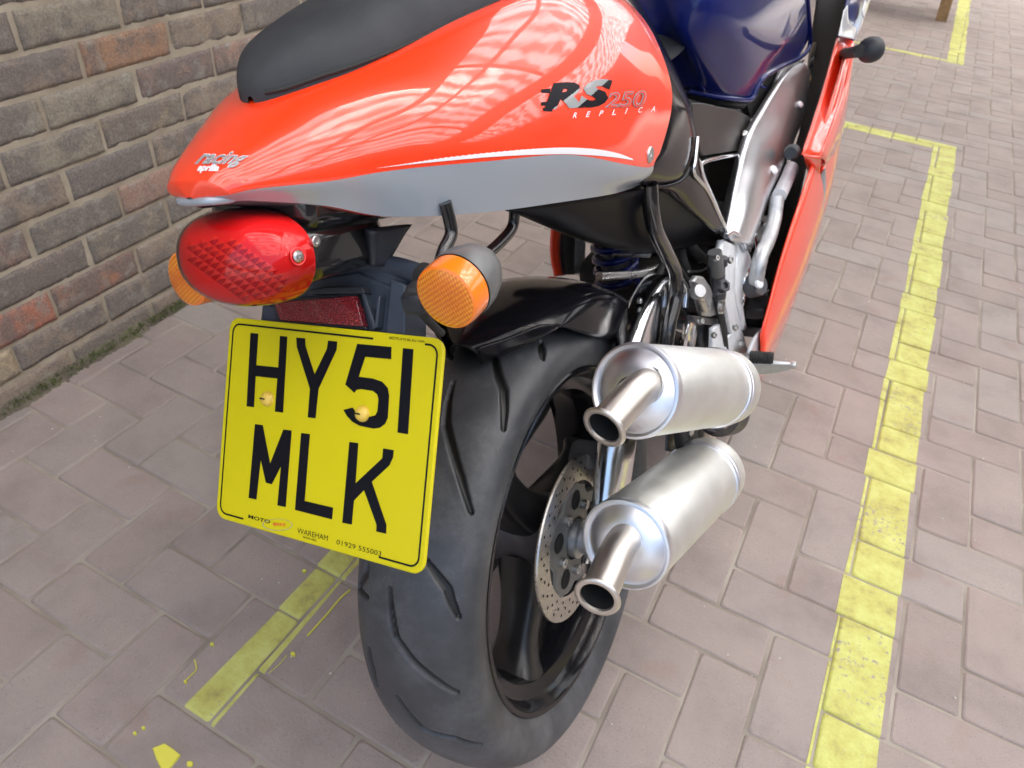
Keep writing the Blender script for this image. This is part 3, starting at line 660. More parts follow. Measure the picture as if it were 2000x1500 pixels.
tyre = gridmesh('tyre', tg, 'tyre', wheel, 40, cu=True)
ga = tyre.data.attributes.new('groove', 'FLOAT', 'POINT'); ga.data.foreach_set('value', [cut_[i][j] for i in range(NT) for j in range(Lp)])
rim_p = [(.2350, .0600), (.2350, .0635), (.2325, .0655), (.2270, .0650), (.2240, .0610), (.2215, .0540), (.2170, .0470), (.2060, .0430), (.2000, .0400), (.1960, .0300), (.1930, .0)]
rim_full = rim_p+[(a, -b) for a, b in reversed(rim_p[:-1])]
rim = lathe('rim', rim_full, (0, 0, 0), (1, 0, 0), 'gloss_dark', wheel, 160, 25)
# outer skin of the rim barrel (between the bead seats)
hub = lathe('hub', [(.0, .062), (.030, .062), (.040, .058), (.052, .048), (.055, .03), (.050, .0), (.055, -.03), (.05, -.06), (0, -.062)], (0, 0, 0), (1, 0, 0), 'dark_metal', wheel, 64, 35)
M['wheel_black'] = grime(mat('satin_black_wheel', (.012, .012, .013), .34, 0, .1), 40, .28, .42)
for a0 in (115, 235, 355):
    a = R(a0); rd = V((0, math.cos(a), math.sin(a))); tn = V((0, -math.sin(a), math.cos(a)))
    secs = []
    for (r_, hw, hx, tw) in ((.035, .034, .040, -.006), (.06, .030, .036, -.002), (.10, .025, .030, .002), (.15, .024, .027, 0), (.18, .028, .032, -.003), (.20, .040, .040, -.006)):
        secs.append([rd*r_+tn*(hw*math.copysign(abs(math.cos(q))**.6, math.cos(q))+tw)+X*(hx*math.copysign(abs(math.sin(q))**.6, math.sin(q))) for q in [2*math.pi*k/20 for k in range(20)]])
    secs = list(map(list, zip(*[spl(r_, 4) for r_ in zip(*secs)])))
    gridmesh('spoke', secs, 'wheel_black', wheel, 60, cv=True)
# brake disc
disc = wheel
DX = .064
ring_ = lathe('brake_disc', [(.079, DX-.0022), (.113, DX-.0022), (.1138, DX), (.113, DX+.0022), (.079, DX+.0022), (.079, DX-.0022)], (0, 0, 0), (1, 0, 0), 'disc', disc, 128, 30)
vs, fs = [], []
for k in range(48):
    a = 2*math.pi*k/48
    for r_, da in (((.087, 0), (.104, .02)) if k % 2 == 0 else ((.0955, 0),)):
        c = V((DX+.0025, r_*math.cos(a+da), r_*math.sin(a+da))); b0 = len(vs)
        vs.extend([c+V((0, .0022*math.cos(q), .0022*math.sin(q))) for q in [2*math.pi*z_/10 for z_ in range(10)]]); fs.append(tuple(b0+z_ for z_ in range(10)))
merge(ring_, mk('drilled_holes', vs, fs, 'hole', disc, None))
cg = []
N = 120
vs, fs = [], []
for k in range(N):
    a = 2*math.pi*k/N; ro = .078+.006*max(0, math.cos(5*a))**4-.010*max(0, -math.cos(5*a))**2; c_, s_ = math.cos(a), math.sin(a)
    for (r_, x_) in ((.030, DX-.004), (.030, DX+.003), (ro-.004, DX+.003), (ro, DX), (ro, DX-.004)): vs.append(V((x_, r_*c_, r_*s_)))
for k in range(N):
    for j in range(4): fs.append((k*5+j, ((k+1) % N)*5+j, ((k+1) % N)*5+j+1, k*5+j+1))
mk('disc_carrier', vs, fs, 'grey_body', disc, 35)
for k in range(5):
    a = R(72*k+36); bolt('bolt', (DX+.003, .047*math.cos(a), .047*math.sin(a)), X, .0068, .006, 'steel', disc, False)
    a = R(72*k); lathe('lightening_recess', [(0, .0005), (.0115, .0005), (.0125, .0008), (.0135, .0)], (DX+.0034, .056*math.cos(a), .056*math.sin(a)), X, 'hole', disc, 24)
lathe('axle_spacer', [(.026, DX), (.026, DX+.012), (.019, DX+.014), (.019, DX+.03), (0, DX+.03)], (0, 0, 0), X, 'cast', wheel, 40)
# sprocket side
lathe('sprocket', [(.06, -.075), (.10, -.075), (.10, -.080), (.06, -.080), (.06, -.075)], (0, 0, 0), X, 'dark_metal', wheel, 80, 30)

# ---------------- polished banana swingarm
sw = bpy.data.objects.new('swingarm', None); col.objects.link(sw); sw.parent = bike
def sweep(name, cs, m, parent, seg=24, e=.55, n=8, sm=50):
    "cs: (centre, half width along x, half height, tilt dir) superellipse sections"
    secs = []
    for i, (c, hx, hh) in enumerate(cs):
        a = V(cs[max(0, i-1)][0]); b = V(cs[min(len(cs)-1, i+1)][0]); t = (b-a).normalized(); u = (X-t*X.dot(t)).normalized(); w_ = t.cross(u)
        secs.append([V(c)+u*(hx*math.copysign(abs(math.cos(q))**e, math.cos(q)))+w_*(hh*math.copysign(abs(math.sin(q))**e, math.sin(q))) for q in [2*math.pi*k/seg for k in range(seg)]])
    secs = list(map(list, zip(*[spl(r_, n) for r_ in zip(*secs)])))
    vs, fs = [], []; capped(secs, vs, fs); return mk(name, vs, fs, m, parent, sm)
sweep('swingarm_beam', [((.108, -.045, -.006), .012, .020), ((.108, .0, .006), .015, .032), ((.108, .05, .065), .018, .038), ((.108, .11, .15), .020, .040), ((.106, .19, .205), .022, .042), ((.10, .29, .205), .024, .045), ((.09, .40, .15), .028, .05), ((.085, .50, .085), .03, .055)], 'chrome', sw)
sweep('swingarm_beam', [((-.108, -.045, -.004), .012, .022), ((-.108, .0, .0), .014, .030), ((-.106, .2, .03), .018, .040), ((-.09, .48, .07), .028, .050)], 'chrome', sw)
sweep('cross_brace', [((-.09, .40, .08), .04, .03), ((0, .39, .09), .04, .04), ((.09, .40, .12), .04, .04)], 'chrome', sw)
lathe('axle_nut', [(0, .124), (.011, .124), (.013, .121), (.013, .112), (.018, .112), (.018, .106)], (0, 0, 0), X, 'steel', sw, 6, 20)
boxm('axle_adjuster', (.124, -.004, 0), IDA, (.003, .024, .014), 'steel', sw, .002)
# torque arm / caliper hanging over the disc
cal = sweep('brake_caliper', [((.062, .075, .085), .024, .020), ((.062, .100, .050), .028, .026), ((.062, .118, .012), .024, .018)], 'dark_metal', bike)
tube('torque_arm', [(.092, .10, .04), (.092, .2, .06), (.088, .33, .08)], .008, 'chrome', bike)

# ---------------- rear mudguard (hugger), gloss black
g = []
angs = [(101, .338), (97, .339), (90, .341), (78, .343), (65, .345), (52, .347), (40, .350), (28, .352), (16, .352), (5, .35)]
for i, (ad, ro) in enumerate(angs):
    a = R(ad); row = []
    w1 = [.020, .045, .075, .088, .092, .092, .092, .092, .092, .09][i]
    sk = [.338, .335, .330, .292, .272, .279, .281, .284, .27, .26][i]
    for (x, r_) in ((-w1, sk+.004), (-w1*.97, ro-.022), (-w1*.72, ro-.007), (-w1*.35, ro), (0, ro+.002), (w1*.35, ro), (w1*.72, ro-.007), (w1*.97, ro-.022), (w1, sk)):
        row.append(V((x, r_*math.cos(a), r_*math.sin(a))))
    g.append(row)
hug = gridmesh('rear_mudguard', dense(g, 6, 6), 'gloss_dark', bike, 60); solid(hug, .003, -1)
lathe('hose_clip', [(.010, -.004), (.014, -.004), (.014, .004), (.010, .004), (.010, -.004)], P(1262, 588, .105), (P(1262, 640, .108)-P(1262, 560, .105)), 'plastic', bike, 24)
tube('brake_hose', [P(1252, 700, .112), P(1266, 640, .112), P(1270, 590, .110), P(1285, 540, .10), P(1300, 500, .09)], .0052, 'rubber', bike)
bolt('clip_screw', P(1246, 587, .108), (1, 0, 0), .004, .005, 'steel', bike, False)

# ---------------- silencers
def silencer(cn, cf, rad, pipe, name_label):
    s = bpy.data.objects.new('silencer', None); col.objects.link(s); s.parent = bike; s['label'] = name_label
    ax = (cf-cn).normalized(); L = (cf-cn).length
    lathe('can', [(rad*.985, .0), (rad, .002), (rad, L-.012), (rad*.99, L-.010)], cn, ax, 'silencer', s, 96, 30)
    lathe('end_cap', [(.014, -.012), (.022, -.0125), (.034, -.008), (rad*.90, -.001), (rad*.965, -.0035), (rad*1.01, -.003), (rad*1.025, .0), (rad*1.02, .006), (rad*.99, .0065)], cn, ax, 'cap', s, 96, 25)
    lathe('clamp_band', [(rad*.99, L-.014), (rad*1.03, L-.013), (rad*1.035, L-.008), (rad*1.005, L-.007), (rad*1.005, L-.005), (rad*1.03, L-.004), (rad*1.03, L+.001), (rad, L+.002)], cn, ax, 'cap', s, 96, 20)
    lathe('inlet_collar', [(rad*1.0, L+.001), (rad*1.0, L+.018), (rad*.985, L+.026), (rad*.93, L+.032), (rad*.80, L+.035), (.020, L+.037)], cn, ax, 'silencer', s, 96, 40)
    pts = spl(pipe, 8); r0 = .0172
    gg = tubeg(pts, r0, 40, 1)
    # rolled lip and bore
    te = (pts[-1]-pts[-2]).normalized(); uu = [(v-pts[-1]).normalized() for v in gg[-1]]
    for dr, dh in ((.0015, .0), (.0040, .0012), (.0052, .0030), (.0044, .0050), (.0018, .0056), (-.0008, .0050), (-.0014, .0030)):
        gg.append([pts[-1]+u*(r0+dr)+te*dh for u in uu])
    gridmesh('tailpipe', gg, 'pipe', s, 60, cv=True)
    t0_ = (pts[3]-pts[2]).normalized(); u_, v_ = frame(t0_); wc = cn-ax*.0095+(pts[2]-cn)-ax*((pts[2]-cn).dot(ax))
    ring = [wc+(u_*math.cos(a)+v_*math.sin(a))*(r0*1.06) for a in [2*math.pi*k/40 for k in range(41)]]
    tube('weld_bead', ring, .0013, 'steel', s, 8, 1)
    bo = [[pts[-1]+u*(r0-.0014)+te*.003 for u in uu]]+[[pts[-1-k]+(v-pts[-1-k])*.9 for v in gg[len(pts)-1-k]] for k in (1, 4, 7)]
    bo.append([pts[-8]+(v-pts[-8])*.02 for v in gg[len(pts)-8]])
    gridmesh('pipe_bore', bo, 'hole', s, 60, cv=True)
    return s, ax
c1n, c1f = PD(1240, 763, .737), PD(1397, 757, .925)
c2n, c2f = PD(1222, 1063, .771), PD(1372, 933, .975)
e1, e2 = PD(1184, 830, .672), PD(1169, 1160, .700)
a1 = (c1f-c1n).normalized(); a2 = (c2f-c2n).normalized()
def pipe_pts(c, a, e, px0, dist):
    s0 = px0
    return [s0+a*.012, s0-a*.004, s0-a*.020+(e-s0)*.10, s0+(e-s0)*.52-a*.006, e]
s1r = PD(1268, 752, .728); s2r = PD(1222, 1055, .757)
sil1, _ = silencer(c1n, c1f, .0475, [s1r+a1*.010, s1r-a1*.004, s1r+(e1-s1r)*.26-a1*.010, s1r+(e1-s1r)*.66-a1*.006, e1], 'upper satin aluminium silencer with turned down outlet')
sil2, _ = silencer(c2n, c2f, .0475, [s2r+a2*.010, s2r-a2*.006, s2r+(e2-s2r)*.30-a2*.010, s2r+(e2-s2r)*.66-a2*.004, e2], 'lower satin aluminium silencer level with the brake disc')
# heat-tinted header pipes and hangers
tube('exhaust_pipe', [c1f+a1*.03, c1f+a1*.06+V((-.01, 0, -.01)), V((.17, .30, .03)), V((.10, .58, -.12))], .019, 'pipe', bike)
tube('exhaust_pipe', [c2f+a2*.03, c2f+a2*.06+V((-.012, 0, -.01)), V((.16, .30, -.06)), V((.10, .58, -.16))], .019, 'pipe', bike)
hb = P(1330, 850, .185)
prism('exhaust_bracket', [P(1303, 790, .17), P(1336, 780, .17), P(1338, 872, .17), P(1318, 885, .17), P(1298, 880, .17)], V((.004, 0, 0)), 'dark_metal', bike, .001)
prism('exhaust_bracket', [P(1310, 830, .185), P(1345, 825, .185), P(1350, 862, .185), P(1318, 880, .185)], V((.012, 0, 0)), 'rubber', bike, .003)
bolt('bolt', P(1352, 842, .20), a1.cross(Z)*-1, .008, .012, 'steel', bike)
lathe('exhaust_joint', [(.026, -.03), (.034, -.02), (.034, .02), (.026, .03)], P(1395, 835, .20)+V((0, .05, -.01)), a1, 'dark_metal', bike, 40)

# ---------------- tail cowl
cols_ = [
 [(0, -.3385, .602), (.012, -.3385, .602), (.022, -.337, .601), (.030, -.335, .598), (.035, -.333, .594), (.036, -.331, .590), (.028, -.327, .584)],
 [(0, -.318, .612), (.016, -.318, .611), (.030, -.318, .609), (.041, -.317, .604), (.048, -.316, .597), (.050, -.315, .589), (.040, -.313, .580)],
 [(0, -.27, .629), (.028, -.27, .627), (.050, -.27, .620), (.066, -.27, .609), (.075, -.27, .595), (.077, -.27, .580), (.066, -.272, .563)],
 [(0, -.22, .640), (.045, -.22, .637), (.070, -.22, .627), (.087, -.22, .611), (.097, -.22, .592), (.098, -.222, .573), (.088, -.228, .540)],
 [(0, -.14, .645), (.06, -.14, .644), (.090, -.14, .632), (.112, -.14, .611), (.124, -.14, .585), (.127, -.142, .556), (.117, -.146, .516)],
 [(0, -.04, .655), (.07, -.04, .653), (.103, -.04, .641), (.131, -.04, .614), (.147, -.042, .580), (.151, -.046, .530), (.138, -.048, .488)],
 [(0, .08, .660), (.08, .08, .657), (.112, .076, .645), (.143, .070, .612), (.161, .060, .562), (.165, .050, .490), (.149, .040, .463)],
 [(0, .18, .652), (.082, .18, .648), (.114, .185, .628), (.145, .18, .590), (.166, .160, .530), (.166, .110, .467), (.150, .100, .448)],
 [(0, .215, .648), (.084, .215, .642), (.115, .228, .615), (.144, .228, .575), (.168, .203, .515), (.166, .137, .461), (.150, .140, .441)]]
def slim(p):
    x, y, z = p
    if y > -.15: return V(p)
    k = min(1, (-.14-y)/.19); return V((x*(1-.2*k), -.14+(y+.14)*.88, z))
half = [[slim(p) for p in c] for c in cols_]
full = [[V((-p.x, p.y, p.z)) for p in reversed(c[1:])]+c for c in half]
NV = 10
dg_ = dense(full, 8, NV); nc = len(dg_[0])
seam_l, seam_r = 1*NV, nc-1-1*NV
cowl = gridmesh('tail_cowl', dg_, ['orange', 'silver'], bike, 60, lambda i, j: 1 if (j < seam_l or j >= seam_r) else 0)
# closed tail nose and folded lower flange
nc_ = V((0, -.3160, .5905))
nose = [dg_[0]]+[[nc_.lerp(v, q)-V((0, .0012*math.sqrt(1-q*q), 0)) for v in dg_[0]] for q in (.92, .8, .6, .35, .1)]
gridmesh('tail_nose', nose, ['orange', 'silver'], cowl, 60, lambda i, j: 1 if (j < seam_l or j >= seam_r) else 0)
und = []
for r_ in dg_[:17]:
    a, b = r_[0], r_[-1]; und.append([a.lerp(b, q)-V((0, .004*math.sin(math.pi*q)*(1 if r_ is dg_[0] else 0), .003*math.sin(math.pi*q))) for q in [k/8 for k in range(9)]])
gridmesh('tail_underside', und, 'silver', cowl, 60)
lipc = [dg_[k][0] for k in range(6, 0, -3)]+[dg_[0][0], V((-.014, -.3150, .5868)), V((0, -.3160, .5865)), V((.014, -.3150, .5868)), dg_[0][-1]]+[dg_[k][-1]+V((-.001, 0, .0015)) for k in range(3, 8, 3)]
tube('tail_lip', [p+V((0, .001, .0012)) for p in lipc], [.0005, .0022, .003, .003, .003, .0022, .0005], 'silver', cowl, 12, 4)
for sgn in (1, -1):
    e_ = [r_[-1] if sgn > 0 else r_[0] for r_ in dg_]
    gridmesh('cowl_flange', [e_, [V((v.x-.006*sgn, v.y, v.z-.0005)) for v in e_], [V((v.x-.016*sgn, v.y, v.z+.004)) for v in e_]], 'orange' , cowl, 60)
cb = bvh_of(cowl)
# lettering on the cowl
def lettering(name, s, quad, m, tgt, parent, bold=0., shear=0., ref=1, lift=.0006):
    vs, fs = norm2d(text2d(s, bold, shear)); q = quadmap(quad)
    vs, fs = refine(vs, fs, ref); return decal(name, [q(*v) for v in vs], fs, tgt, m, parent, lift)
vs, fs = norm2d(text2d('RS', .055, .12)); vs, fs = refine(vs, fs, 3)
fmk = []
for f in fs:
    u = sum(vs[i][0] for i in f)/3; v_ = sum(vs[i][1] for i in f)/3
    fmk.append(1 if (u < .5 and v_ < (u-.12)*1.9) or (u >= .5 and v_ > (u-.62)*2.2+.25) else 0)
q = quadmap([(1062, 215), (1188, 208), (1196, 153), (1070, 163)])
decal('model_lettering', [q(*v) for v in vs], fs, cb, ['ink', 'grey'], cowl, .0006, fmk)
for (x, y) in ((1056, 178), (1056, 203), (1060, 214)):
    vs, fs = refine([(x, y-3), (x+18, y-5), (x+18, y+4), (x, y+3)], [(0, 1, 2, 3)], 2); decal('model_lettering', vs, fs, cb, 'ink', cowl, .0005)
# outlined 250: grey shape with an orange heart
lettering('capacity_lettering', '250', [(1180, 211), (1258, 209), (1263, 176), (1186, 181)], 'grey_light' if 'grey_light' in M else 'silver', cb, cowl, .03, .1, 2, .0009)
lettering('capacity_lettering', '250', [(1182, 210), (1256, 208), (1261, 178), (1188, 183)], 'orange', cb, cowl, -.012, .1, 2, .0012)
for k, ch in enumerate('REPLICA'):
    x = 1117+k*25.5; y = 231-k*1.9-(.25*k*k*.12)
    lettering('replica_lettering', ch, [(x, y), (x+(8 if ch != 'I' else 3.5), y-.6), (x+(10 if ch != 'I' else 6), y-11.5), (x+3, y-11)], 'white', cb, cowl, .02, .12, 1)
lettering('racing_lettering', 'racing', [(374, 331), (468, 328), (492, 299), (398, 293)], 'white', cb, cowl, .035, .35, 2, .0005)
lettering('racing_lettering', 'racing', [(375, 331), (468, 328), (491, 300), (398, 295)], 'grey', cb, cowl, .012, .35, 2, .0008)
lettering('maker_lettering', 'aprilia', [(384, 339), (426, 339), (431, 322), (391, 321)], 'white', cb, cowl, .05, .2, 2)
# white flash with a halftone tail
fl_t = [(736, 328), (800, 318), (870, 307), (950, 298), (1030, 291), (1100, 288), (1160, 291), (1205, 299), (1234, 310)]
fl_b = [(736, 328.2), (800, 321), (870, 314), (950, 307), (1030, 302.5), (1100, 301), (1160, 303.5), (1205, 308), (1236, 313)]
a_, b_ = spl([V((*p, 0)) for p in fl_t], 14), spl([V((*p, 0)) for p in fl_b], 14)
vs = []; fs = []
for i, (p, q) in enumerate(zip(a_, b_)):
    cut = .32*(i % 2)*max(0, 1-i/70)       # comb edge
    for k in range(5): v = (p*(1-cut)+q*cut).lerp(q, k/4); vs.append((v.x, v.y))
for i in range(len(a_)-1):
    for k in range(4): fs.append((i*5+k, (i+1)*5+k, (i+1)*5+k+1, i*5+k+1))
decal('white_flash', vs, fs, cb, 'white', cowl, .0006)
h = cb.ray_cast(CL, cray(1269, 302).normalized())
if h[0] is not None:
    lathe('cowl_bolt', [(0, .0004), (.0022, .0004), (.0026, .0016), (.0075, .0022), (.0085, .0008), (.0085, 0)], h[0], h[1] if h[1].x > 0 else -h[1], 'steel', cowl, 28)

# ---------------- pillion pad
ys = [-.243, -.240, -.230, -.212, -.185, -.145, -.09, -.03, .04, .11, .17, .20, .205]
bw = [.003, .012, .024, .038, .051, .060, .066, .073, .081, .086, .086, .078, .068]
bz = [.634, .634, .634, .636, .637, .639, .643, .648, .652, .653, .648, .644, .643]
hh = [.003, .012, .022, .031, .037, .043, .048, .050, .051, .049, .044, .036, .02]
g = []
for y, wv, z0, h_ in zip(ys, bw, bz, hh):
    row = []
    for k in range(25):
        t = -1+2*k/24; a = math.sin(t*math.pi/2); prf = (1-abs(a)**3.2)**(1/2.4)
        dy = -.012*(1-prf) if False else 0
        row.append(V((.006+wv*a*(1+.02*(1-prf)), y+dy, z0-.006+(h_+.006)*prf)))
    g.append(row)
pad = gridmesh('pillion_seat', dense(g, 4, 2), 'seat', bike, 70)
tube('seat_piping', [V((.006+wv*1.01, y, z0+.004)) for y, wv, z0 in zip(ys[1:-1], bw[1:-1], bz[1:-1])], .0016, 'rubber', pad, 8, 3)
lathe('seat_lock', [(0, .002), (.006, .002), (.007, 0)], (.012, -.135, .684), Z, 'steel', pad, 20)

# ---------------- rider seat and its gloss black side
rows = [[(1195, -40, .10), (1222, -20, .100), (1240, -8, .085), (1246, 0, .06)],
        [(1240, 40, .125), (1268, 52, .128), (1284, 66, .112), (1290, 80, .08)],
        [(1262, 90, .142), (1292, 105, .146), (1316, 128, .135), (1322, 140, .10)],
        [(1272, 150, .152), (1305, 158, .158), (1338, 182, .152), (1342, 190, .12)],
        [(1278, 215, .160), (1315, 216, .167), (1350, 222, .163), (1353, 228, .13)],
        [(1270, 285, .160), (1306, 282, .170), (1358, 276, .168), (1362, 280, .14)],
        [(1250, 325, .156), (1284, 325, .167), (1350, 322, .168), (1356, 326, .14)],
        [(1236, 356, .146), (1262, 358, .154), (1330, 354, .162), (1344, 352, .14)],
        [(1240, 362, .130), (1264, 368, .140), (1325, 366, .145), (1338, 362, .13)]]
solid(gridmesh('seat_base', dense([[P(*q) for q in r_] for r_ in rows], 6, 6), 'gloss_dark', bike, 70), .004)
sg = [[V((x, y, z+.02*(1-abs(x/.11)**3)-.075)) for x in (-.105, -.09, -.05, 0, .05, .09, .105)] for y, z in ((.235, .60), (.30, .595), (.38, .59), (.46, .59), (.52, .60))]
gridmesh('rider_seat', dense(sg, 5, 5), 'seat', bike, 70)

# gloss black pointed panel below the seat
def sheet(name, rows, m, parent, t=.003, nu=5, nv=5, sm=60):
    return solid(gridmesh(name, dense([[P(*q) for q in r_] for r_ in rows], nu, nv), m, parent, sm), t)
sheet('side_panel', [[(1262, 366, .150), (1300, 364, .160), (1338, 345, .168), (1362, 292, .172)],
                     [(1290, 372, .150), (1330, 382, .160), (1352, 372, .168), (1374, 350, .172)],
                     [(1330, 400, .150), (1360, 420, .158), (1378, 414, .164), (1394, 396, .168)],
                     [(1385, 448, .150), (1396, 456, .156), (1406, 455, .160), (1419, 448, .164)]], 'gloss_dark', bike, .004)
# bright edge of the panel
tube('panel_trim', [P(1362, 268, .173), P(1358, 310, .174), P(1356, 340, .173), P(1380, 370, .171), P(1404, 418, .167), P(1419, 452, .163)], .0028, 'chrome', bike, 10)
sheet('seat_bracket', [[(1360, 300, .168), (1372, 318, .166)], [(1356, 338, .166), (1378, 345, .164)], [(1376, 372, .164), (1400, 396, .162)], [(1412, 430, .162), (1420, 448, .160)]], 'chrome', bike, .006)
# undertray, glossy black, between seat and mudguard
sheet('undertray', [[(985, 405, .118), (1010, 402, .118), (1100, 390, .130), (1200, 376, .140), (1262, 368, .146), (1300, 366, .15), (1345, 352, .155)],
                    [(1010, 412, .105), (1060, 425, .108), (1130, 428, .118), (1205, 430, .124), (1275, 425, .130), (1330, 415, .138), (1382, 430, .145)],
                    [(1040, 425, .09), (1090, 446, .095), (1140, 462, .10), (1210, 478, .105), (1280, 480, .112), (1350, 470, .12), (1405, 465, .13)],
                    [(1090, 446, .06), (1110, 455, .07), (1150, 468, .08), (1210, 484, .085), (1280, 490, .09), (1350, 480, .10), (1400, 476, .11)]], 'undertray', bike, .003)
# undertail black body between the lamps and the tray
boxm('undertail_box', (0, -.155, .545), (X, V((0, 1, -.28)), V((0, .28, 1))), (.052, .115, .028), 'gloss_black', bike, .012)
boxm('undertail_box', (.0, .12, .52), (X, V((0, 1, -.28)), V((0, .28, 1))), (.088, .08, .018), 'dark', bike, .01)
bolt('bolt', P(613, 471, .055), (1, 0, 0), .004, .003, 'steel', bike, False)
sheet('undertail_fin', [[(712, 446, .05), (790, 438, .05)], [(715, 480, .045), (770, 470, .05)], [(718, 515, .042), (742, 516, .045)]], 'plastic', bike, .008)
# exhaust hanger loop hanging below the cowl
tube('luggage_loop', [P(869, 395, .105), P(878, 430, .105), P(881, 458, .105), P(866, 492, .105), P(862, 525, .105), P(892, 548, .103), P(935, 510, .10), P(975, 475, .100), P(1000, 445, .102), P(1006, 408, .105)], .0052, 'gloss_black', bike, 14, 8)
tube('subframe_tube', [P(1268, 360, .15), P(1272, 410, .15), P(1280, 450, .148), P(1300, 492, .145), P(1318, 530, .142), P(1320, 575, .14), P(1308, 630, .138), P(1300, 690, .136)], .0100, 'gloss_black', bike, 20)

# ---------------- plate, bracket, reflector
PC = V((.007, -.293, .377)); TL = R(32.2); PU = V((0, math.sin(TL), math.cos(TL))); PN = X.cross(PU)*-1     # PN points rearwards
PN = V((0, -math.cos(TL), math.sin(TL)))
PW, PH = .231, .183
def onpl(px, py, off=0.): return PL(px, py, PC+PN*off, PN)
br_c = PC-PN*.006
plate = bpy.data.objects.new('number_plate', None); col.objects.link(plate); plate.parent = bike
def rrect(w_, h_, r_, n=6):
    o = []
    for cx, cy, a0 in ((w_-r_, h_-r_, 0), (-w_+r_, h_-r_, 90), (-w_+r_, -h_+r_, 180), (w_-r_, -h_+r_, 270)):
        for k in range(n+1): a = R(a0+90*k/n); o.append((cx+r_*math.cos(a), cy+r_*math.sin(a)))
    return o
def pp(u, v, off=0.): return PC+X*u+PU*v+PN*off
o1 = rrect(PW/2, PH/2, .011); o2 = rrect(PW/2-.0012, PH/2-.0012, .010)
n = len(o1); vs = [pp(u, v, -.0026) for u, v in o1]+[pp(u, v, -.0006) for u, v in o1]+[pp(u, v, 0) for u, v in o2]
fs = [tuple(range(n))]+[(i, (i+1) % n, n+(i+1) % n, n+i) for i in range(n)]+[(n+i, n+(i+1) % n, 2*n+(i+1) % n, 2*n+i) for i in range(n)]+[tuple(range(2*n, 3*n))]
mk('plate', vs, fs, 'plate', plate, 20)
# characters traced on the plate
def cp(x, y): return (400+x/2.728, 600+y/2.728)
gly = {
 'H': [[(243, 137), (285, 141), (274, 309), (391, 321), (400, 153), (440, 157), (417, 562), (373, 556), (386, 380), (271, 368), (262, 533), (222, 528)]],
 'Y': [[(487, 162), (535, 166), (536, 205), (585, 357), (650, 222), (657, 178), (706, 183), (702, 228), (606, 435), (590, 592), (548, 587), (560, 435), (490, 212)]],
 '5': [[(812, 195), (995, 212), (993, 277), (855, 264), (820, 370), (895, 380), (945, 397), (975, 430), (982, 470), (975, 590), (960, 622), (933, 642), (900, 647), (825, 632), (785, 610), (757, 580), (738, 547), (788, 534), (802, 556), (830, 575), (880, 583), (908, 576), (919, 555), (925, 490), (918, 464), (895, 446), (832, 436), (808, 440), (797, 457), (748, 412)]],
 '1': [[(1055, 218), (1112, 224), (1083, 677), (1026, 668)]],
 'M': [[(267, 622), (309, 628), (348, 832), (418, 652), (463, 657), (431, 1065), (386, 1056), (405, 850), (357, 943), (325, 935), (298, 815), (275, 1025), (233, 1016)]],
 'L': [[(513, 670), (560, 676), (532, 1032), (684, 1068), (678, 1131), (480, 1080)]],
 'K': [[(770, 718), (818, 724), (803, 938), (945, 805), (950, 752), (1007, 762), (1003, 800), (984, 842), (890, 930), (968, 1160), (966, 1207), (913, 1195), (915, 1160), (848, 975), (795, 1030), (783, 1158), (732, 1148)]]}
def tri(poly):
    bm = bmesh.new(); f = bm.faces.new([bm.verts.new((x, y, 0)) for x, y in poly]); f.normal_update(); bmesh.ops.triangulate(bm, faces=[f], ngon_method='EAR_CLIP')
    bm.verts.index_update(); v2 = [(v.co.x, v.co.y) for v in bm.verts]; f2 = [tuple(v.index for v in f.verts) for f in bm.faces]; bm.free(); return v2, f2
for ch, polys in gly.items():
    for po in polys:
        v2, f2 = tri([cp(*p) for p in po]); mk('plate_character', [onpl(x, y, .0003) for x, y in v2], f2, 'ink', plate, None)
def band(name, pts, wd, m='ink'):
    L = len(pts); vs = []; fs = []
    for i, p in enumerate(pts):
        a = V(pts[max(0, i-1)]); b = V(pts[min(L-1, i+1)]); t = (b-a).normalized(); nn = V((-t.y, t.x))*wd/2
        for s_ in (1, -1): vs.append(pp(p[0]+nn.x*s_, p[1]+nn.y*s_, .0003))
    for i in range(L-1): fs.append((2*i, 2*i+1, 2*i+3, 2*i+2))
    mk(name, vs, fs, m, plate, None)
br_ = rrect(PW/2-.0055, PH/2-.0055, .008, 8); K = 9
# outline order: top right arc, top left arc, bottom left arc, bottom right arc
xr = PW/2-.0055; yt = PH/2-.0055
band('plate_border', [(.048, yt)]+br_[K:2*K]+br_[2*K:3*K]+[(-.080, -yt)], .0016)
band('plate_border', [(.072, -yt)]+br_[3*K:4*K]+br_[0:K]+[(xr-.012, yt)], .0016)
def ptext(name, s, quad, m, bold=0., shear=0., off=.0003):
    vs, fs = norm2d(text2d(s, bold, shear)); q = quadmap([cp(*p) for p in quad])
    mk(name, [onpl(*q(*v), off) for v in vs], fs, m, plate, None)
ptext('plate_maker_lettering', 'BESTPLATE BS AU 145A', [(984, 170), (1172, 190), (1172, 177), (984, 156)], 'ink', .0)
ptext('dealer_lettering', 'MOTO', [(231, 1123), (345, 1155), (350, 1136), (233, 1104)], 'ink', .02)
ptext('dealer_lettering', 'sport', [(358, 1168), (428, 1176), (432, 1150), (364, 1142)], 'red_ink', .02, .25)
ptext('dealer_lettering', 'WAREHAM', [(492, 1202), (654, 1246), (657, 1217), (494, 1175)], 'ink', -.005)
ptext('dealer_lettering', 'BH20 4BG', [(524, 1230), (594, 1249), (595, 1238), (525, 1219)], 'ink', 0)
ptext('dealer_lettering', '01929 555003', [(700, 1262), (938, 1328), (941, 1301), (703, 1237)], 'ink', -.005)
vs = []; fs = []; NN = 48; ec = cp(387, 1159)
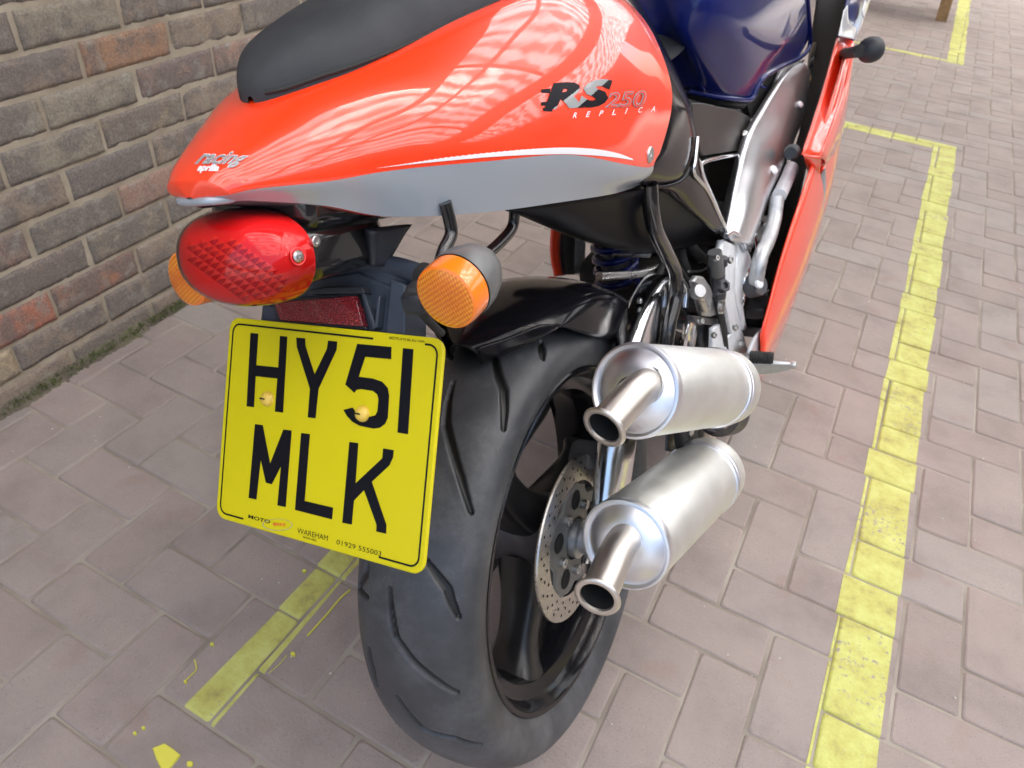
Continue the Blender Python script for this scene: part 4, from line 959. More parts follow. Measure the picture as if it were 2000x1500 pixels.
for k in range(NN):
    a = 2*math.pi*k/NN; wd = 1.05+.9*max(0, math.sin(a*1-.3))
    for rr_ in (1, 1-wd*.05): vs.append(onpl(ec[0]+29.5*rr_*math.cos(a)+math.sin(a)*1.5*rr_, ec[1]+11.5*rr_*math.sin(a)-.3*math.cos(a), .0004))
for k in range(NN): fs.append((2*k, 2*k+1, (2*k+3) % (2*NN), (2*k+2) % (2*NN)))
mk('dealer_oval', vs, fs, 'grey_ink', plate, None)
for (x, y) in ((524, 779), (709, 808)):
    c = onpl(x, y, .0)
    lathe('plate_screw', [(0, .0052), (.0030, .0050), (.0052, .0040), (.0066, .0015), (.0068, 0)], c, PN, 'screw_cap', plate, 28, 50)
    boxm('screw_slot', c+PN*.0052-X*.002, (X, PU, PN), (.0030, .0006, .0004), 'hole', plate)
# bracket behind and above the plate
bk = bpy.data.objects.new('plate_bracket', None); col.objects.link(bk); bk.parent = bike
def bp_(px, py, off): return PL(px, py, PC+PN*off, PN)
B0 = -.010
prism('bracket_plate', [bp_(512, 590, B0), bp_(560, 560, B0), bp_(640, 540, B0), bp_(700, 530, B0), bp_(762, 560, B0), bp_(790, 660, B0), bp_(800, 760, B0), bp_(500, 700, B0)], -PN*.006, 'bracket', bk, .002)
prism('bracket_edge', [bp_(512, 600, B0+.004), bp_(522, 596, B0+.004), bp_(536, 600, B0+.004), bp_(540, 640, B0+.004), bp_(512, 636, B0+.004)], -PN*.012, 'bracket', bk, .001)
prism('bracket_flange', [bp_(762, 545, B0+.006), bp_(792, 556, B0+.006), bp_(790, 680, B0+.006), bp_(750, 680, B0+.006)], -PN*.030, 'bracket', bk, .0015)
prism('bracket_rib', [bp_(702, 566, B0+.008), bp_(708, 564, B0+.008), bp_(734, 640, B0+.008), bp_(728, 644, B0+.008)], -PN*.012, 'bracket', bk, .0008)
prism('bracket_rib', [bp_(737, 578, B0+.008), bp_(742, 578, B0+.008), bp_(736, 640, B0+.008), bp_(730, 640, B0+.008)], -PN*.012, 'bracket', bk, .0008)
prism('bracket_hood', [bp_(600, 566, B0+.010), bp_(640, 560, B0+.010), bp_(705, 560, B0+.010), bp_(712, 572, B0+.010), bp_(600, 574, B0+.010)], -PN*.018, 'plastic', bk, .001)
rf = prism('rear_reflector', [bp_(533, 590, B0+.008), bp_(693, 577, B0+.008), bp_(709, 638, B0+.008), bp_(546, 626, B0+.008)], -PN*.008, 'reflector', bike, .0012)
prism('reflector_frame', [bp_(528, 586, B0+.004), bp_(698, 571, B0+.004), bp_(716, 645, B0+.004), bp_(540, 634, B0+.004)], -PN*.006, 'plastic', rf, .001)
# neck from the undertail down to the bracket
prism('bracket_neck', [bp_(*q, B0-.002) for q in ((600, 566), (640, 545), (700, 492), (745, 505), (770, 512), (808, 516), (812, 552), (770, 560), (700, 562))], -PN*.026, 'bracket', bk, .003)
boxm('lamp_housing', (.0, -.235, .523), (X, V((0, 1, -.25)), V((0, .25, 1))), (.046, .05, .022), 'gloss_black', bike, .012)

# ---------------- tail light
TC = V((.0, -.292, .5375)); ta = R(18)
tU = V((0, math.sin(ta), math.cos(ta))); tN = V((0, -math.cos(ta), math.sin(ta)))
def lensg(c, hx, hz, dp, nr=26, ns=64, k=2.2, r0=0., r1=1., e=2.25):
    g = []
    for i in range(nr+1):
        q = r0+(r1-r0)*i/nr; row = []
        for j in range(ns):
            a = 2*math.pi*j/ns; ca, sa = math.cos(a), math.sin(a); s_ = 1/((abs(ca)**e+abs(sa)**e)**(1/e))
            row.append(c+X*(hx*q*ca*s_)+tU*(hz*q*sa*s_)+tN*(dp*(1-q**k)**(1/k)))
        g.append(row)
    return g
tl = bpy.data.objects.new('tail_light', None); col.objects.link(tl); tl.parent = bike
THX, THZ, TDP = .0570, .0350, .034
g = lensg(TC, THX, THZ, TDP)+[[v-tN*.012 for v in lensg(TC, THX, THZ, TDP)[-1]]]
m = M['red_shell'] = bpy.data.materials.new('clear_red_shell'); m.use_nodes = True; t_ = m.node_tree; t_.nodes.clear()
oo = t_.nodes.new('ShaderNodeOutputMaterial'); ta_ = t_.nodes.new('ShaderNodeBsdfTransparent'); gl_ = t_.nodes.new('ShaderNodeBsdfGlossy'); ms_ = t_.nodes.new('ShaderNodeMixShader'); fr_ = t_.nodes.new('ShaderNodeFresnel')
ta_.inputs[0].default_value = (1, .52, .52, 1); gl_.inputs['Roughness'].default_value = .06; fr_.inputs[0].default_value = 1.5
t_.links.new(fr_.outputs[0], ms_.inputs[0]); t_.links.new(ta_.outputs[0], ms_.inputs[1]); t_.links.new(gl_.outputs[0], ms_.inputs[2]); t_.links.new(ms_.outputs[0], oo.inputs[0])
gridmesh('lens', g, 'red_shell', tl, 60, cv=True)
TCi = TC-tN*.0022
g = lensg(TCi, THX*.985, THZ*.975, TDP)+[[v-tN*.010 for v in lensg(TCi, THX*.985, THZ*.975, TDP)[-1]]]
lo = gridmesh('lamp_bowl', g, 'red_lens', tl, 60, cv=True)
lathe('housing', [(.0, -.03), (.02, -.028), (.028, -.012), (.033, 0)], TC-tN*.004, tN, 'plastic', tl, 48)
for v in tl.children[-1].data.vertices: pass
lb = bvh_of(lo)
# moulded prism field: rows of little pyramids under the clear skin
edge = [(368, 470), (385, 458), (405, 452), (430, 452), (462, 458), (492, 472), (518, 488), (540, 508), (556, 530), (566, 552), (560, 568), (542, 578), (510, 582), (478, 578), (450, 566), (420, 545), (396, 520), (376, 494)]
edge = [((a-465)*1.02+463, (b-515)*.94+523) for a, b in edge]
def inside(x, y, poly):
    c = False; j = len(poly)-1
    for i in range(len(poly)):
        (x1, y1), (x2, y2) = poly[i], poly[j]
        if (y1 > y) != (y2 > y) and x < (x2-x1)*(y-y1)/(y2-y1)+x1: c = not c
        j = i
    return c
vs, fs, fmm = [], [], []
def lp_(x, y, lift):
    h = lb.ray_cast(CL, cray(x, y).normalized())
    return None if h[0] is None else h[0]+tN*lift
du, dv = (11.5, 8.4), (-10.5, 14.5)
for i in range(-24, 26):
    for j in range(-14, 16):
        bx_, by_ = 465+i*du[0]+j*dv[0]*1.0, 515+i*du[1]+j*dv[1]
        if not inside(bx_+3, by_+10, edge): continue
        q4 = [(bx_, by_), (bx_+du[0]*.94, by_+du[1]*.94), (bx_+(du[0]+dv[0])*.94, by_+(du[1]+dv[1])*.94), (bx_+dv[0]*.94, by_+dv[1]*.94)]
        pts = [lp_(*p, .0003) for p in q4]; ap = lp_(bx_+du[0]*.5+dv[0]*.35, by_+du[1]*.5+dv[1]*.35, .0016)
        if any(p is None for p in pts) or ap is None: continue
        b0 = len(vs); vs += pts+[ap]
        for k in range(4): fs.append((b0+k, b0+(k+1) % 4, b0+4)); fmm.append([0, 1, 1, 0][k])  # lit and shaded sides put into each pyramid's colour
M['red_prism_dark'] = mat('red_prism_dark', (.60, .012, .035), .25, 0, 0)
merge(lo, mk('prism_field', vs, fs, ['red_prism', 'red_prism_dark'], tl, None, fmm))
h = [(lb.ray_cast(CL, cray(587, 500).normalized())[0]+tN*.0026), lb.ray_cast(CL, cray(587, 500).normalized())[1]]
if h[0]:
    nn = h[1] if h[1].y < 0 else -h[1]
    lathe('lens_screw', [(0, .0006), (.0012, .0006), (.0014, .0022), (.0030, .0020), (.0042, .0006), (.0042, -.002)], h[0]+nn*.0006, nn, 'steel', tl, 24)
    lathe('screw_recess', [(.0042, .0002), (.0058, .0009), (.0066, .0002)], h[0], nn, 'red_lens', tl, 28)

# ---------------- turn signals
def signal(sgn, lbl):
    s = bpy.data.objects.new('turn_signal', None); col.objects.link(s); s.parent = bike; s['label'] = lbl
    c = V((.1465, -.250, .500)) if sgn > 0 else V((-.127, -.244, .494)); ax = V((.10*sgn, -.92, .02)).normalized()
    if sgn > 0: ax = V((-.03, -.98, -.03)).normalized()
    else: ax = V((-.02, -.94, .20)).normalized()
    r_ = .0246
    l_ = lathe('amber_lens', [(r_, -.004), (r_, .008), (r_*.965, .0125), (r_*.90, .0135)], c, ax, 'amber_lens', s, 64, 25)
    lathe('lens_face', [(0, .0160), (r_*.4, .0158), (r_*.7, .0150), (r_*.905, .0136)], c, ax, 'amber_prism', s, 64, 60)
    lathe('body', [(r_*1.02, -.005), (r_*1.04, -.008), (r_*1.0, -.018), (r_*.86, -.030), (r_*.6, -.040), (r_*.25, -.0455), (0, -.046)], c, ax, 'grey_body', s, 64, 50)
    st = tube('stem', [c-ax*.022-X*.012*sgn, V((.10*sgn, -.212, .488)), V((.055*sgn, -.20, .490)), V((.0, -.20, .492))], .0088, 'bracket', s, 20)
    tube('stem_boot', [V((.104*sgn, -.213, .487)), V((.088*sgn, -.208, .488))], .0105, 'rubber', s, 20, 1)
    return s
signal(1, 'right amber turn signal with grey bullet body, fully in view')
signal(-1, 'left amber turn signal half hidden behind the tail light')
lathe('lamp_clamp', [(0, .004), (.006, .004), (.008, .002), (.008, -.012)], P(808, 580, .10), (.3, -1, 0), 'rubber', bike, 20)
boxm('lamp_clamp', P(812, 590, .10), IDA, (.009, .007, .008), 'plastic', bike, .003)
tube('signal_wire', [P(808, 575, .10), P(826, 612, .10), P(850, 640, .09), P(862, 650, .08)], .0035, 'rubber', bike, 10)

# ---------------- fuel tank
rows = [[(1205, -60, -.05), (1222, -20, -.01), (1248, 30, .03), (1282, 85, .055), (1345, 176, .085)],
        [(1290, -70, .05), (1310, -20, .085), (1330, 40, .105), (1350, 100, .112), (1385, 184, .110)],
        [(1370, -80, .12), (1385, -20, .14), (1400, 50, .145), (1415, 110, .142), (1430, 190, .135)],
        [(1460, -80, .165), (1465, -20, .170), (1470, 50, .170), (1472, 110, .165), (1470, 192, .15)],
        [(1540, -80, .185), (1542, -20, .185), (1540, 40, .182), (1530, 90, .178), (1495, 146, .165)],
        [(1578, -80, .19), (1578, -20, .19), (1580, 30, .188), (1581, 70, .184), (1560, 112, .178)]]
tr_ = [[P(*q) for q in r_] for r_ in rows]
tr_ = [[V((-p.x, p.y, p.z)) for p in r_] for r_ in reversed(tr_[1:])]+tr_
tank = gridmesh('fuel_tank', dense(tr_, 8, 8), 'blue', bike, 60); solid(tank, .02)
tube('tank_edge', [P(1345, 177, .085), P(1385, 186, .110), P(1430, 193, .135), P(1466, 194, .15), P(1480, 168, .158), P(1495, 148, .165), P(1530, 128, .172), P(1562, 113, .178), P(1580, 92, .183), P(1582, 60, .186), P(1578, 0, .19), P(1576, -60, .19)], .0045, 'blue', tank, 12)
tube('tank_seal', [P(1345, 182, .08), P(1380, 192, .10), P(1420, 200, .125), P(1450, 204, .14)], .008, 'rubber', bike, 12)

# ---------------- frame beam (polished) and castings
fr = bpy.data.objects.new('frame', None); col.objects.link(fr); fr.parent = bike
rows = [[(1560, 118, .172), (1572, 125, .184), (1582, 140, .192), (1580, 158, .186)],
        [(1530, 150, .170), (1560, 160, .184), (1576, 180, .192), (1576, 205, .186)],
        [(1490, 215, .168), (1532, 225, .184), (1556, 240, .192), (1557, 262, .184)],
        [(1462, 268, .166), (1500, 285, .184), (1530, 300, .192), (1532, 320, .182)],
        [(1445, 330, .162), (1480, 345, .182), (1506, 358, .190), (1508, 376, .180)],
        [(1430, 395, .158), (1462, 408, .178), (1484, 418, .186), (1488, 432, .176)],
        [(1415, 455, .156), (1440, 470, .174), (1464, 480, .182), (1466, 492, .172)]]
bm_ = gridmesh('main_beam', dense([[P(*q) for q in r_] for r_ in rows], 8, 8), 'beam_alu', fr, 60); solid(bm_, .012, -1)
sheet('beam_gusset', [[(1468, 232, .152), (1484, 238, .160), (1500, 236, .168)], [(1488, 216, .150), (1506, 216, .160), (1524, 214, .168)], [(1506, 188, .150), (1524, 186, .162), (1544, 180, .170)], [(1514, 160, .152), (1534, 154, .164), (1558, 146, .172)], [(1528, 130, .158), (1546, 124, .166), (1572, 116, .174)]], 'beam_alu', fr, .006)
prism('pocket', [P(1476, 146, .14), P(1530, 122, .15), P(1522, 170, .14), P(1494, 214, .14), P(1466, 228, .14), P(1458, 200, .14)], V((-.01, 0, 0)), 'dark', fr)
tube('frame_rail', [P(1458, 285, .150), P(1447, 318, .150), P(1438, 352, .149), P(1426, 400, .148), P(1416, 446, .146)], .0105, 'beam_alu', fr, 24)
tube('frame_rail', [P(1352, 345, .150), P(1372, 318, .150), P(1405, 308, .150), P(1445, 300, .150), P(1460, 285, .150)], .0035, 'chrome', fr, 12)
for (x, y, s_) in ((1512, 332, 1), (1563, 204, .8)): lathe('beam_plug', [(0, .004), (.006*s_, .0035), (.009*s_, .0)], P(x, y, .193), (1, -.2, .5), 'white', fr, 20)
# grey knee panel with slot
M['panel'] = mat('smoked_panel', (.024, .023, .021), .38, 0, 0, spec=.3)
prism('knee_panel', [P(x, y, .150) for x, y in ((1352, 200), (1378, 201), (1402, 208), (1436, 214), (1462, 226), (1467, 236), (1463, 262), (1456, 288), (1448, 293), (1410, 299), (1376, 304), (1370, 300), (1360, 268), (1352, 235))], V((-.008, 0, 0)), 'panel', bike, .002)
lathe('panel_fastener', [(0, .003), (.006, .003), (.0085, .0)], P(1457, 264, .158), (1, -.3, .4), 'steel', bike, 20)
# dark core of the machine
boxm('engine_block', (.0, .62, .02), IDA, (.105, .17, .17), 'dark', bike, .03)
boxm('airbox', (.0, .60, .30), IDA, (.08, .12, .12), 'dark', bike, .04)
boxm('radiator_shroud', (.0, .95, .05), IDA, (.17, .03, .25), 'dark', bike, .02)
boxm('battery_tray', (.0, .34, .41), IDA, (.085, .12, .03), 'dark', bike, .02)
sheet('inner_fairing', [[(1600, -40, .16), (1640, -40, .2), (1670, -40, .235)], [(1580, 100, .16), (1605, 120, .2), (1630, 130, .235)], [(1560, 260, .15), (1575, 280, .2), (1580, 290, .23)], [(1510, 420, .14), (1530, 440, .18), (1545, 450, .215)], [(1460, 640, .12), (1480, 640, .17), (1500, 645, .205)]], 'dark', bike, .004)

# shock absorber and linkage
lathe('shock_body', [(.022, -.05), (.022, .05), (.027, .05), (.027, .06), (.0, .06)], P(1200, 500, .02), V((0, .15, 1)), 'dark_metal', bike, 32)
pts = []
c0 = P(1200, 490, .02)
for k in range(90): a = 2*math.pi*k/15; pts.append(c0+V((.032*math.cos(a), .032*math.sin(a), -.06+.0013*k)))
tube('shock_spring', pts, .005, 'blue', bike, 10, 1)
boxm('shock_bracket', P(1235, 497, .06), (V((1, .1, 0)), Y, Z), (.028, .006, .003), 'steel', bike, .001)
boxm('shock_bracket', P(1230, 486, .06), (V((1, .0, 0)), Y, Z), (.022, .003, .0015), 'steel', bike, .0005)
sweep('linkage_arm', [(P(1170, 540, .05), .006, .006), (P(1240, 535, .07), .008, .006), (P(1288, 525, .09), .008, .008)], 'steel', bike)
# left-hand coolant hose / reservoir seen under the tray, and left fairing edge
sheet('fairing_panel', [[(1076, 445, -.12), (1094, 448, -.125)], [(1074, 480, -.12), (1093, 480, -.125)], [(1076, 510, -.12), (1095, 510, -.125)], [(1082, 540, -.12), (1100, 538, -.125)]], 'orange', bike, .004)
sheet('fairing_liner', [[(1096, 448, -.115), (1114, 455, -.115)], [(1094, 490, -.115), (1112, 495, -.115)], [(1099, 536, -.115), (1113, 536, -.115)]], 'dark', bike, .01)  # dark sheet standing for the shade beside the fairing edge
sheet('footrest_plate', [[(1115, 459, -.12), (1128, 464, -.12), (1138, 474, -.12)], [(1113, 500, -.12), (1126, 500, -.12), (1137, 500, -.12)], [(1113, 534, -.12), (1125, 534, -.12), (1136, 534, -.12)]], 'pale_cast', bike, .006)

# right-hand casting plate, brake cylinder, linkages
rows = [[(1412, 468, .162), (1424, 474, .166), (1437, 480, .168)], [(1408, 500, .164), (1424, 520, .168), (1436, 530, .170)], [(1412, 560, .166), (1422, 566, .168), (1434, 570, .170)], [(1422, 620, .166), (1430, 622, .168), (1444, 624, .170)], [(1436, 690, .164), (1446, 690, .166), (1462, 690, .168)]]
sheet('footrest_hanger', rows, 'pale_cast', bike, .010)
sheet('hanger_web', [[(1430, 455, .166), (1446, 470, .170), (1456, 487, .172)], [(1440, 490, .168), (1450, 500, .172), (1462, 492, .174)], [(1436, 530, .168), (1446, 540, .172), (1468, 520, .174)], [(1436, 580, .168), (1444, 590, .172), (1452, 590, .172)], [(1446, 640, .168), (1452, 645, .172), (1458, 640, .172)]], 'pale_cast', bike, .008)
tube('hanger_rim', [P(1418, 462, .168), P(1432, 455, .17), P(1446, 466, .174), P(1456, 486, .176), P(1464, 472, .176), P(1473, 458, .178)], .0042, 'chrome', bike, 12)
tube('hanger_rim', [P(1473, 458, .178), P(1476, 490, .176), P(1466, 520, .175), P(1454, 545, .174), P(1452, 580, .172), P(1448, 598, .172)], .0035, 'chrome', bike, 12)
lathe('brake_cylinder', [(.0, -.032), (.012, -.032), (.013, -.02), (.011, -.018), (.011, .02), (.0145, .022), (.0145, .034), (.008, .036), (0, .036)], P(1402, 545, .165), P(1404, 520, .165)-P(1404, 570, .165), 'dark_metal', bike, 28)
tube('cylinder_boot', [P(1396, 492, .165), P(1399, 515, .166), P(1402, 535, .166)], .0105, 'grey_body', bike, 18)
bolt('banjo_bolt', P(1408, 560, .178), (1, -.5, .6), .011, .010, 'dark_metal', bike)
lathe('coil_spring', [(.008, -.003), (.012, -.003), (.012, .003), (.008, .003)], P(1409, 598, .172), (1, 0, 0), 'steel', bike, 24)
# reservoir-like polished yoke in the middle
yk = [P(1343, 548, .150), P(1350, 538, .150), P(1362, 540, .150), P(1376, 560, .150), P(1388, 590, .150), P(1396, 612, .150), P(1378, 618, .150), P(1362, 616, .150)]
prism('brake_yoke', yk, V((.010, 0, 0)), 'cast', bike, .003)
ykh = [P(1352, 552, .1605), P(1362, 553, .1605), P(1384, 600, .1605), P(1366, 606, .1605)]
prism('yoke_recess', ykh, V((.001, 0, 0)), 'dark_metal', bike)
tube('pushrod', [P(1361, 566, .165), P(1368, 585, .165), P(1376, 604, .165)], .006, 'steel', bike, 16)
lathe('pushrod_end', [(0, .008), (.009, .008), (.010, .006), (.010, -.004)], P(1361, 570, .166), (1, -.6, .7), 'cast', bike, 24)
sheet('engine_cover', [[(1336, 628, .14), (1350, 620, .15), (1362, 632, .15)], [(1330, 655, .14), (1342, 650, .152), (1360, 660, .15)], [(1322, 690, .14), (1336, 690, .15), (1354, 690, .15)]], 'chrome', bike, .006)
prism('engine_bracket', [P(1384, 640, .155), P(1396, 632, .155), P(1410, 640, .155), P(1408, 690, .155), P(1382, 690, .155)], V((.008, 0, 0)), 'pale_cast', bike, .002)
prism('engine_bracket', [P(1416, 655, .160), P(1428, 648, .160), P(1432, 662, .160), P(1426, 690, .160), P(1408, 690, .160)], V((.006, 0, 0)), 'pale_cast', bike, .002)
prism('engine_bracket', [P(1340, 615, .145), P(1390, 622, .145), P(1394, 636, .145), P(1362, 632, .145), P(1340, 628, .145)], V((.012, 0, 0)), 'dark_metal', bike, .002)
tube('coolant_pipe', [P(1370, 700, .13), P(1368, 660, .13), P(1372, 636, .13)], .011, 'dark_metal', bike, 20)
tube('cable', [P(1385, 520, .15), P(1392, 548, .155), P(1398, 575, .158), P(1404, 592, .16)], .0045, 'rubber', bike, 10)
tube('cable', [P(1330, 545, .135), P(1340, 565, .14), P(1338, 600, .14)], .0045, 'chrome', bike, 10)
tube('cable', [P(1345, 530, .12), P(1372, 528, .12), P(1386, 515, .125), P(1387, 495, .13)], .0018, 'steel', bike, 8)
tube('brake_hose', [P(1418, 700, .16), P(1412, 640, .165), P(1404, 600, .165), P(1396, 575, .163)], .006, 'rubber', bike, 12)
# kick/gear lever behind the beam: bent grey rod with ribbed sleeve
tube('gear_lever', [P(1518, 385, .20), P(1512, 430, .20), P(1500, 470, .20), P(1486, 500, .198), P(1478, 540, .195), P(1474, 560, .19)], .0125, 'grey_body2' if 'grey_body2' in M else 'cast', bike, 20)
tube('lever_sleeve', [P(1546, 328, .20), P(1535, 355, .20), P(1522, 382, .20)], .0128, 'pale_cast', bike, 20)
lathe('lever_pivot', [(0, .01), (.008, .01), (.008, .012), (.018, .012), (.020, .008), (.020, -.01)], P(1474, 558, .19), (1, -.4, .5), 'dark_metal', bike, 28)
lathe('lever_pivot_pin', [(0, .014), (.008, .013), (.009, .009)], P(1473, 556, .192), (1, -.4, .5), 'pale_cast', bike, 24)
boxm('engine_fin', P(1480, 600, .17), IDA, (.02, .03, .012), 'dark_metal', bike, .004)
boxm('engine_fin', P(1472, 640, .16), IDA, (.02, .02, .012), 'dark_metal', bike, .004)
bolt('bolt', P(1496, 575, .175), (1, -.4, .5), .008, .008, 'steel', bike)
lathe('fairing_grommet', [(0, .006), (.010, .006), (.013, .0), (.013, -.02)], P(1545, 298, .215), (0, -1, .2), 'plastic', bike, 24)
tube('fork_hose', [P(1650, -60, .17), P(1636, 0, .175), P(1612, 50, .18), P(1596, 110, .182), P(1590, 160, .18)], .017, 'gloss_black', bike, 20)
tube('hose_band', [P(1592, 150, .185), P(1594, 175, .185), P(1598, 205, .183)], .012, 'wood', bike, 16)

tube('vacuum_hose', [P(1345, 455, .10), P(1352, 480, .11), P(1368, 500, .12), P(1384, 508, .125)], .008, 'rubber', bike, 14)
tube('breather_hose', [P(1330, 470, .09), P(1334, 505, .10), P(1346, 535, .11)], .007, 'rubber', bike, 14)
lathe('carburettor_cap', [(0, .012), (.016, .012), (.020, .008), (.020, -.02), (.016, -.03)], P(1362, 492, .10), (1, -.5, .6), 'dark_metal', bike, 30)
tube('wiring_loom', [P(1325, 520, .125), P(1350, 560, .13), P(1368, 600, .13), P(1380, 630, .13)], .0035, 'rubber', bike, 10)
tube('wiring_loom', [P(1478, 420, .165), P(1494, 450, .17), P(1498, 490, .17), P(1490, 530, .17)], .004, 'rubber', bike, 10)
for (x, y, xx, r_) in ((1424, 508, .178, .006), (1434, 640, .178, .006), (1446, 672, .176, .005), (1392, 655, .166, .005), (1396, 505, .17, .005), (1500, 470, .185, .006), (1494, 440, .185, .005), (1366, 628, .165, .005)):
    bolt('bolt', P(x, y, xx), (1, -.35, .45), r_, .006, 'steel', bike)
boxm('cylinder_head', P(1494, 470, .16), (V((1, 0, 0)), V((0, 1, .3)), V((0, -.3, 1))), (.014, .045, .03), 'dark_metal', bike, .005)
for k in range(5): boxm('cooling_fin', P(1490, 446+k*14, .172), (V((1, 0, 0)), V((0, 1, .3)), V((0, -.3, 1))), (.012, .035, .0018), 'cast', bike, .0008)
# ---------------- right-hand fairing
def fair(rows, m, name='fairing_panel', t=.004, parent=None, sm=30):
    return solid(gridmesh(name, dense([[P(*q) for q in r_] for r_ in rows], 5, 4), m, parent or fairing, sm), t, -1)
fairing = bpy.data.objects.new('fairing', None); col.objects.link(fairing); fairing.parent = bike
up_rows = [[(1637, 72, .236), (1654, 74, .248), (1668, 80, .262)], [(1612, 165, .236), (1632, 168, .248), (1650, 172, .262)], [(1588, 240, .236), (1606, 244, .248), (1624, 248, .262)], [(1568, 300, .236), (1584, 303, .246), (1602, 304, .258)]]
fair(up_rows, 'orange')
fair([[(1668, 80, .262), (1669, 95, .264), (1667, 110, .262)], [(1650, 172, .262), (1655, 190, .266), (1655, 215, .262)], [(1624, 248, .262), (1632, 265, .266), (1636, 285, .262)], [(1602, 304, .258), (1612, 312, .262), (1614, 322, .258)]], 'orange')
fair([[(1568, 300, .236), (1584, 303, .246), (1602, 304, .258)], [(1574, 318, .233), (1588, 322, .243), (1602, 325, .254)], [(1583, 345, .228), (1593, 347, .238), (1601, 349, .248)]], 'orange')
fair([[(1583, 345, .228), (1593, 347, .238), (1601, 349, .248)], [(1577, 395, .224), (1588, 398, .234), (1597, 400, .244)], [(1562, 450, .220), (1573, 455, .230), (1584, 458, .238)], [(1545, 515, .215), (1556, 520, .224), (1567, 524, .232)], [(1525, 586, .208), (1534, 588, .214), (1546, 590, .220)]], 'orange')
low = fair([[(1601, 349, .248), (1608, 330, .256), (1614, 322, .258)], [(1597, 400, .244), (1607, 396, .252), (1613, 390, .250)], [(1584, 458, .238), (1592, 460, .244), (1597, 462, .240)], [(1567, 524, .232), (1572, 526, .236), (1576, 528, .232)], [(1546, 590, .220), (1548, 592, .222), (1550, 594, .218)]], 'orange')
# vinyl graphics along the flank
for i, (a, b, mm) in enumerate([((1601, 332), (1608, 372), 'silver'), ((1603, 380), (1597, 430), 'grey'), ((1594, 440), (1588, 470), 'plate')]):
    pass
M['gold'] = mat('gold_vinyl', (.62, .52, .12), .35, 0, .6)
strip = lambda nm, pts, wd, mm: tube(nm, [P(x, y, xx) for x, y, xx in pts], wd, mm, fairing, 8, 5)
sheet_g = [[(1602, 340, .2505), (1612, 326, .2595)], [(1600, 380, .2485), (1612, 372, .2565)], [(1590, 430, .2445), (1604, 425, .2515)], [(1581, 470, .241), (1592, 468, .245)]]
solid(gridmesh('flank_graphic', dense([[P(*q) for q in r_] for r_ in sheet_g], 6, 3), 'silver', fairing, 60), .001)
sheet_g = [[(1603, 392, .2500), (1606, 390, .2530)], [(1594, 430, .2475), (1599, 428, .2505)], [(1584, 475, .2425), (1588, 474, .2440)], [(1573, 520, .2375), (1576, 519, .2385)]]
solid(gridmesh('flank_stripe', dense([[P(*q) for q in r_] for r_ in sheet_g], 6, 3), 'gold', fairing, 60), .001)
# blue upper fairing with silver camouflage
fair([[(1662, -70, .236), (1690, -70, .25), (1722, -70, .262)], [(1655, 0, .236), (1678, 0, .248), (1700, 0, .262)], [(1645, 45, .236), (1664, 48, .248), (1682, 52, .262)], [(1637, 71, .236), (1654, 73, .248), (1668, 79, .262)]], 'fair_blue' if 'fair_blue' in M else 'blue')
cam_g = [[(1648, 20, .2425), (1656, 10, .2475)], [(1643, 46, .2425), (1658, 40, .2500)], [(1640, 60, .2425), (1672, 56, .2585)], [(1638, 70, .2425), (1668, 76, .2625)]]
solid(gridmesh('silver_patch', dense([[P(x, y, xx+.0015) for x, y, xx in r_] for r_ in cam_g], 6, 5), 'belly', fairing, 60), .001)
cam_g = [[(1690, 0, .2610), (1699, 0, .2645)], [(1684, 22, .2610), (1693, 22, .2645)], [(1686, 35, .2620), (1687, 36, .2645)]]
solid(gridmesh('silver_patch', dense([[P(x, y, xx+.0015) for x, y, xx in r_] for r_ in cam_g], 4, 3), 'belly', fairing, 60), .001)
lathe('fairing_rivet', [(0, .003), (.004, .0026), (.006, 0)], P(1652, 67, .2475), (.5, -.3, .8), 'steel', fairing, 20)
# pale lower belly panel
fair([[(1526, 588, .208), (1536, 590, .214), (1547, 592, .220)], [(1505, 625, .204), (1518, 626, .210), (1532, 628, .214)], [(1478, 655, .200), (1492, 665, .204), (1504, 672, .206)], [(1462, 690, .196), (1470, 700, .198), (1478, 704, .198)]], 'belly', 'belly_panel')
# outer flank of the fairing (seen from the side)
fg = []
for (y, z0, z1, x0, x1) in ((.52, .05, -.14, .212, .190), (.62, .16, -.17, .228, .200), (.75, .25, -.19, .246, .205), (.90, .33, -.19, .258, .205), (1.05, .38, -.17, .262, .20), (1.25, .40, -.10, .25, .18)):
    fg.append([V((x0-.004, y, z0-.015)), V((x0-.004, y, z0*.6+z1*.4)), V(((x0+x1)/2-.01, y, z0*.3+z1*.7)), V((x1-.03, y, z1))])
solid(gridmesh('fairing_flank', dense(fg, 5, 5), 'orange', fairing, 60), .004, -1)
# front wheel and fork, hidden behind the fairing from here
fwh = bpy.data.objects.new('front_wheel', None); col.objects.link(fwh); fwh.parent = bike; fwh.location = (0, 1.365, .008); fwh.scale = (.74, .97, .97)
for ch in list(wheel.children):
    if ch.name.split('.')[0] in ('tyre', 'rim', 'hub', 'spoke'):
        c_ = ch.copy(); col.objects.link(c_); c_.parent = fwh
for sx in (-.09, .09): tube('fork_leg', [(sx, 1.365, .0), (sx, 1.27, .25), (sx, 1.17, .48)], .026, 'cast', bike, 20)
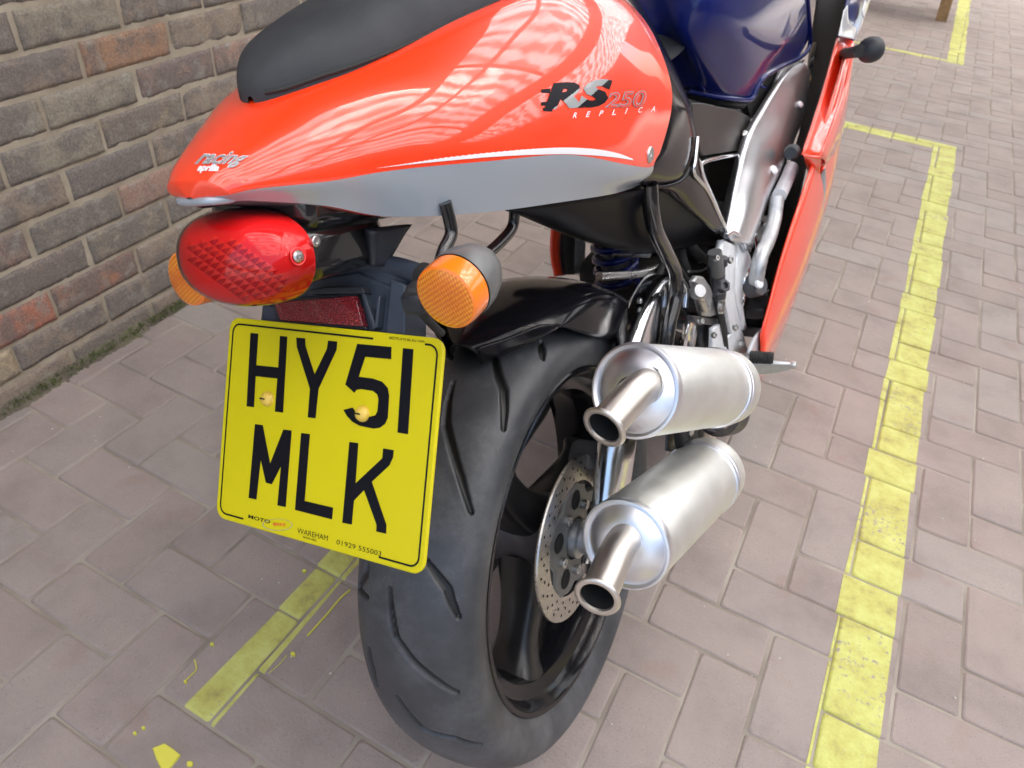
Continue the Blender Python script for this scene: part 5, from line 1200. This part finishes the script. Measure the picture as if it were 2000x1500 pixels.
# ---------------- footrest, brake pedal
fp = bpy.data.objects.new('footrest', None); col.objects.link(fp); fp.parent = bike
tube('peg_arm', [P(1452, 704, .178), P(1466, 701, .19), P(1480, 700, .2)], .010, 'cast', fp, 16)
pg0, pg1 = P(1464, 697, .196), P(1511, 700, .235)
tube('peg_rubber', [pg0, (pg0+pg1)/2, pg1], .0105, 'rubber', fp, 18)
for k in range(9): c = pg0.lerp(pg1, .08+.1*k); lathe('peg_rib', [(.0105, -.0012), (.0116, 0), (.0105, .0012)], c, pg1-pg0, 'rubber', fp, 18)
prism('peg_bar', [P(1462, 714, .196), P(1475, 703, .205), P(1510, 704, .235), P(1545, 706, .262), P(1546, 716, .262), P(1510, 722, .235), P(1464, 728, .196)], V((.0, -.006, -.004)), 'cast', fp, .002)
lathe('peg_tip', [(0, .006), (.006, .005), (.0075, 0), (.006, -.005), (0, -.006)], P(1549, 713, .264), (1, 0, 0), 'steel', fp, 20)
# bar end outboard of the fairing
be = bpy.data.objects.new('handlebar_end', None); col.objects.link(be); be.parent = bike
cb_ = P(1701, 97, .318)
lathe('bar_weight', [(0, .022), (.006, .0217), (.012, .0195), (.0170, .0150), (.0205, .0085), (.0218, 0), (.0205, -.0085), (.0170, -.0150), (.012, -.0195), (.008, -.021)], cb_, (1, -.15, .15), 'plastic', be, 40, 60)
tube('bar_stub', [cb_+V((-.02, 0, 0)), P(1678, 100, .30), P(1655, 104, .262), P(1640, 106, .23)], .0105, 'rubber', be, 18)

# ---------------- wooden bench leg, far right
def Gz(px, py): return G(px, py, 0)
bench = bpy.data.objects.new('wooden_bench', None); col.objects.link(bench); b0 = Gz(1838, 46); bench.location = (0, 0, 0)
tag(bench, 'brown wooden bench beyond the motorcycle, only its leg foot in view', 'bench')
b0 = Gz(1836, 40)
for dx in (0, -.62):
    for dy in (.0, .42):
        c = V((b0.x+dx, b0.y+dy, .0))
        prism('leg', [c+V((-.032, -.03, 0)), c+V((.045, -.03, 0)), c+V((.045-.05, -.03, .45)), c+V((-.032-.05, -.03, .45))], V((0, .06, 0)), 'wood', bench, .003, bike=False)
for k in range(4): boxm('seat_plank', (b0.x-.36, b0.y-.02+.15*k, .465), IDA, (.52, .068, .015), 'wood', bench, .003, bike=False)
bpy.context.view_layer.update()
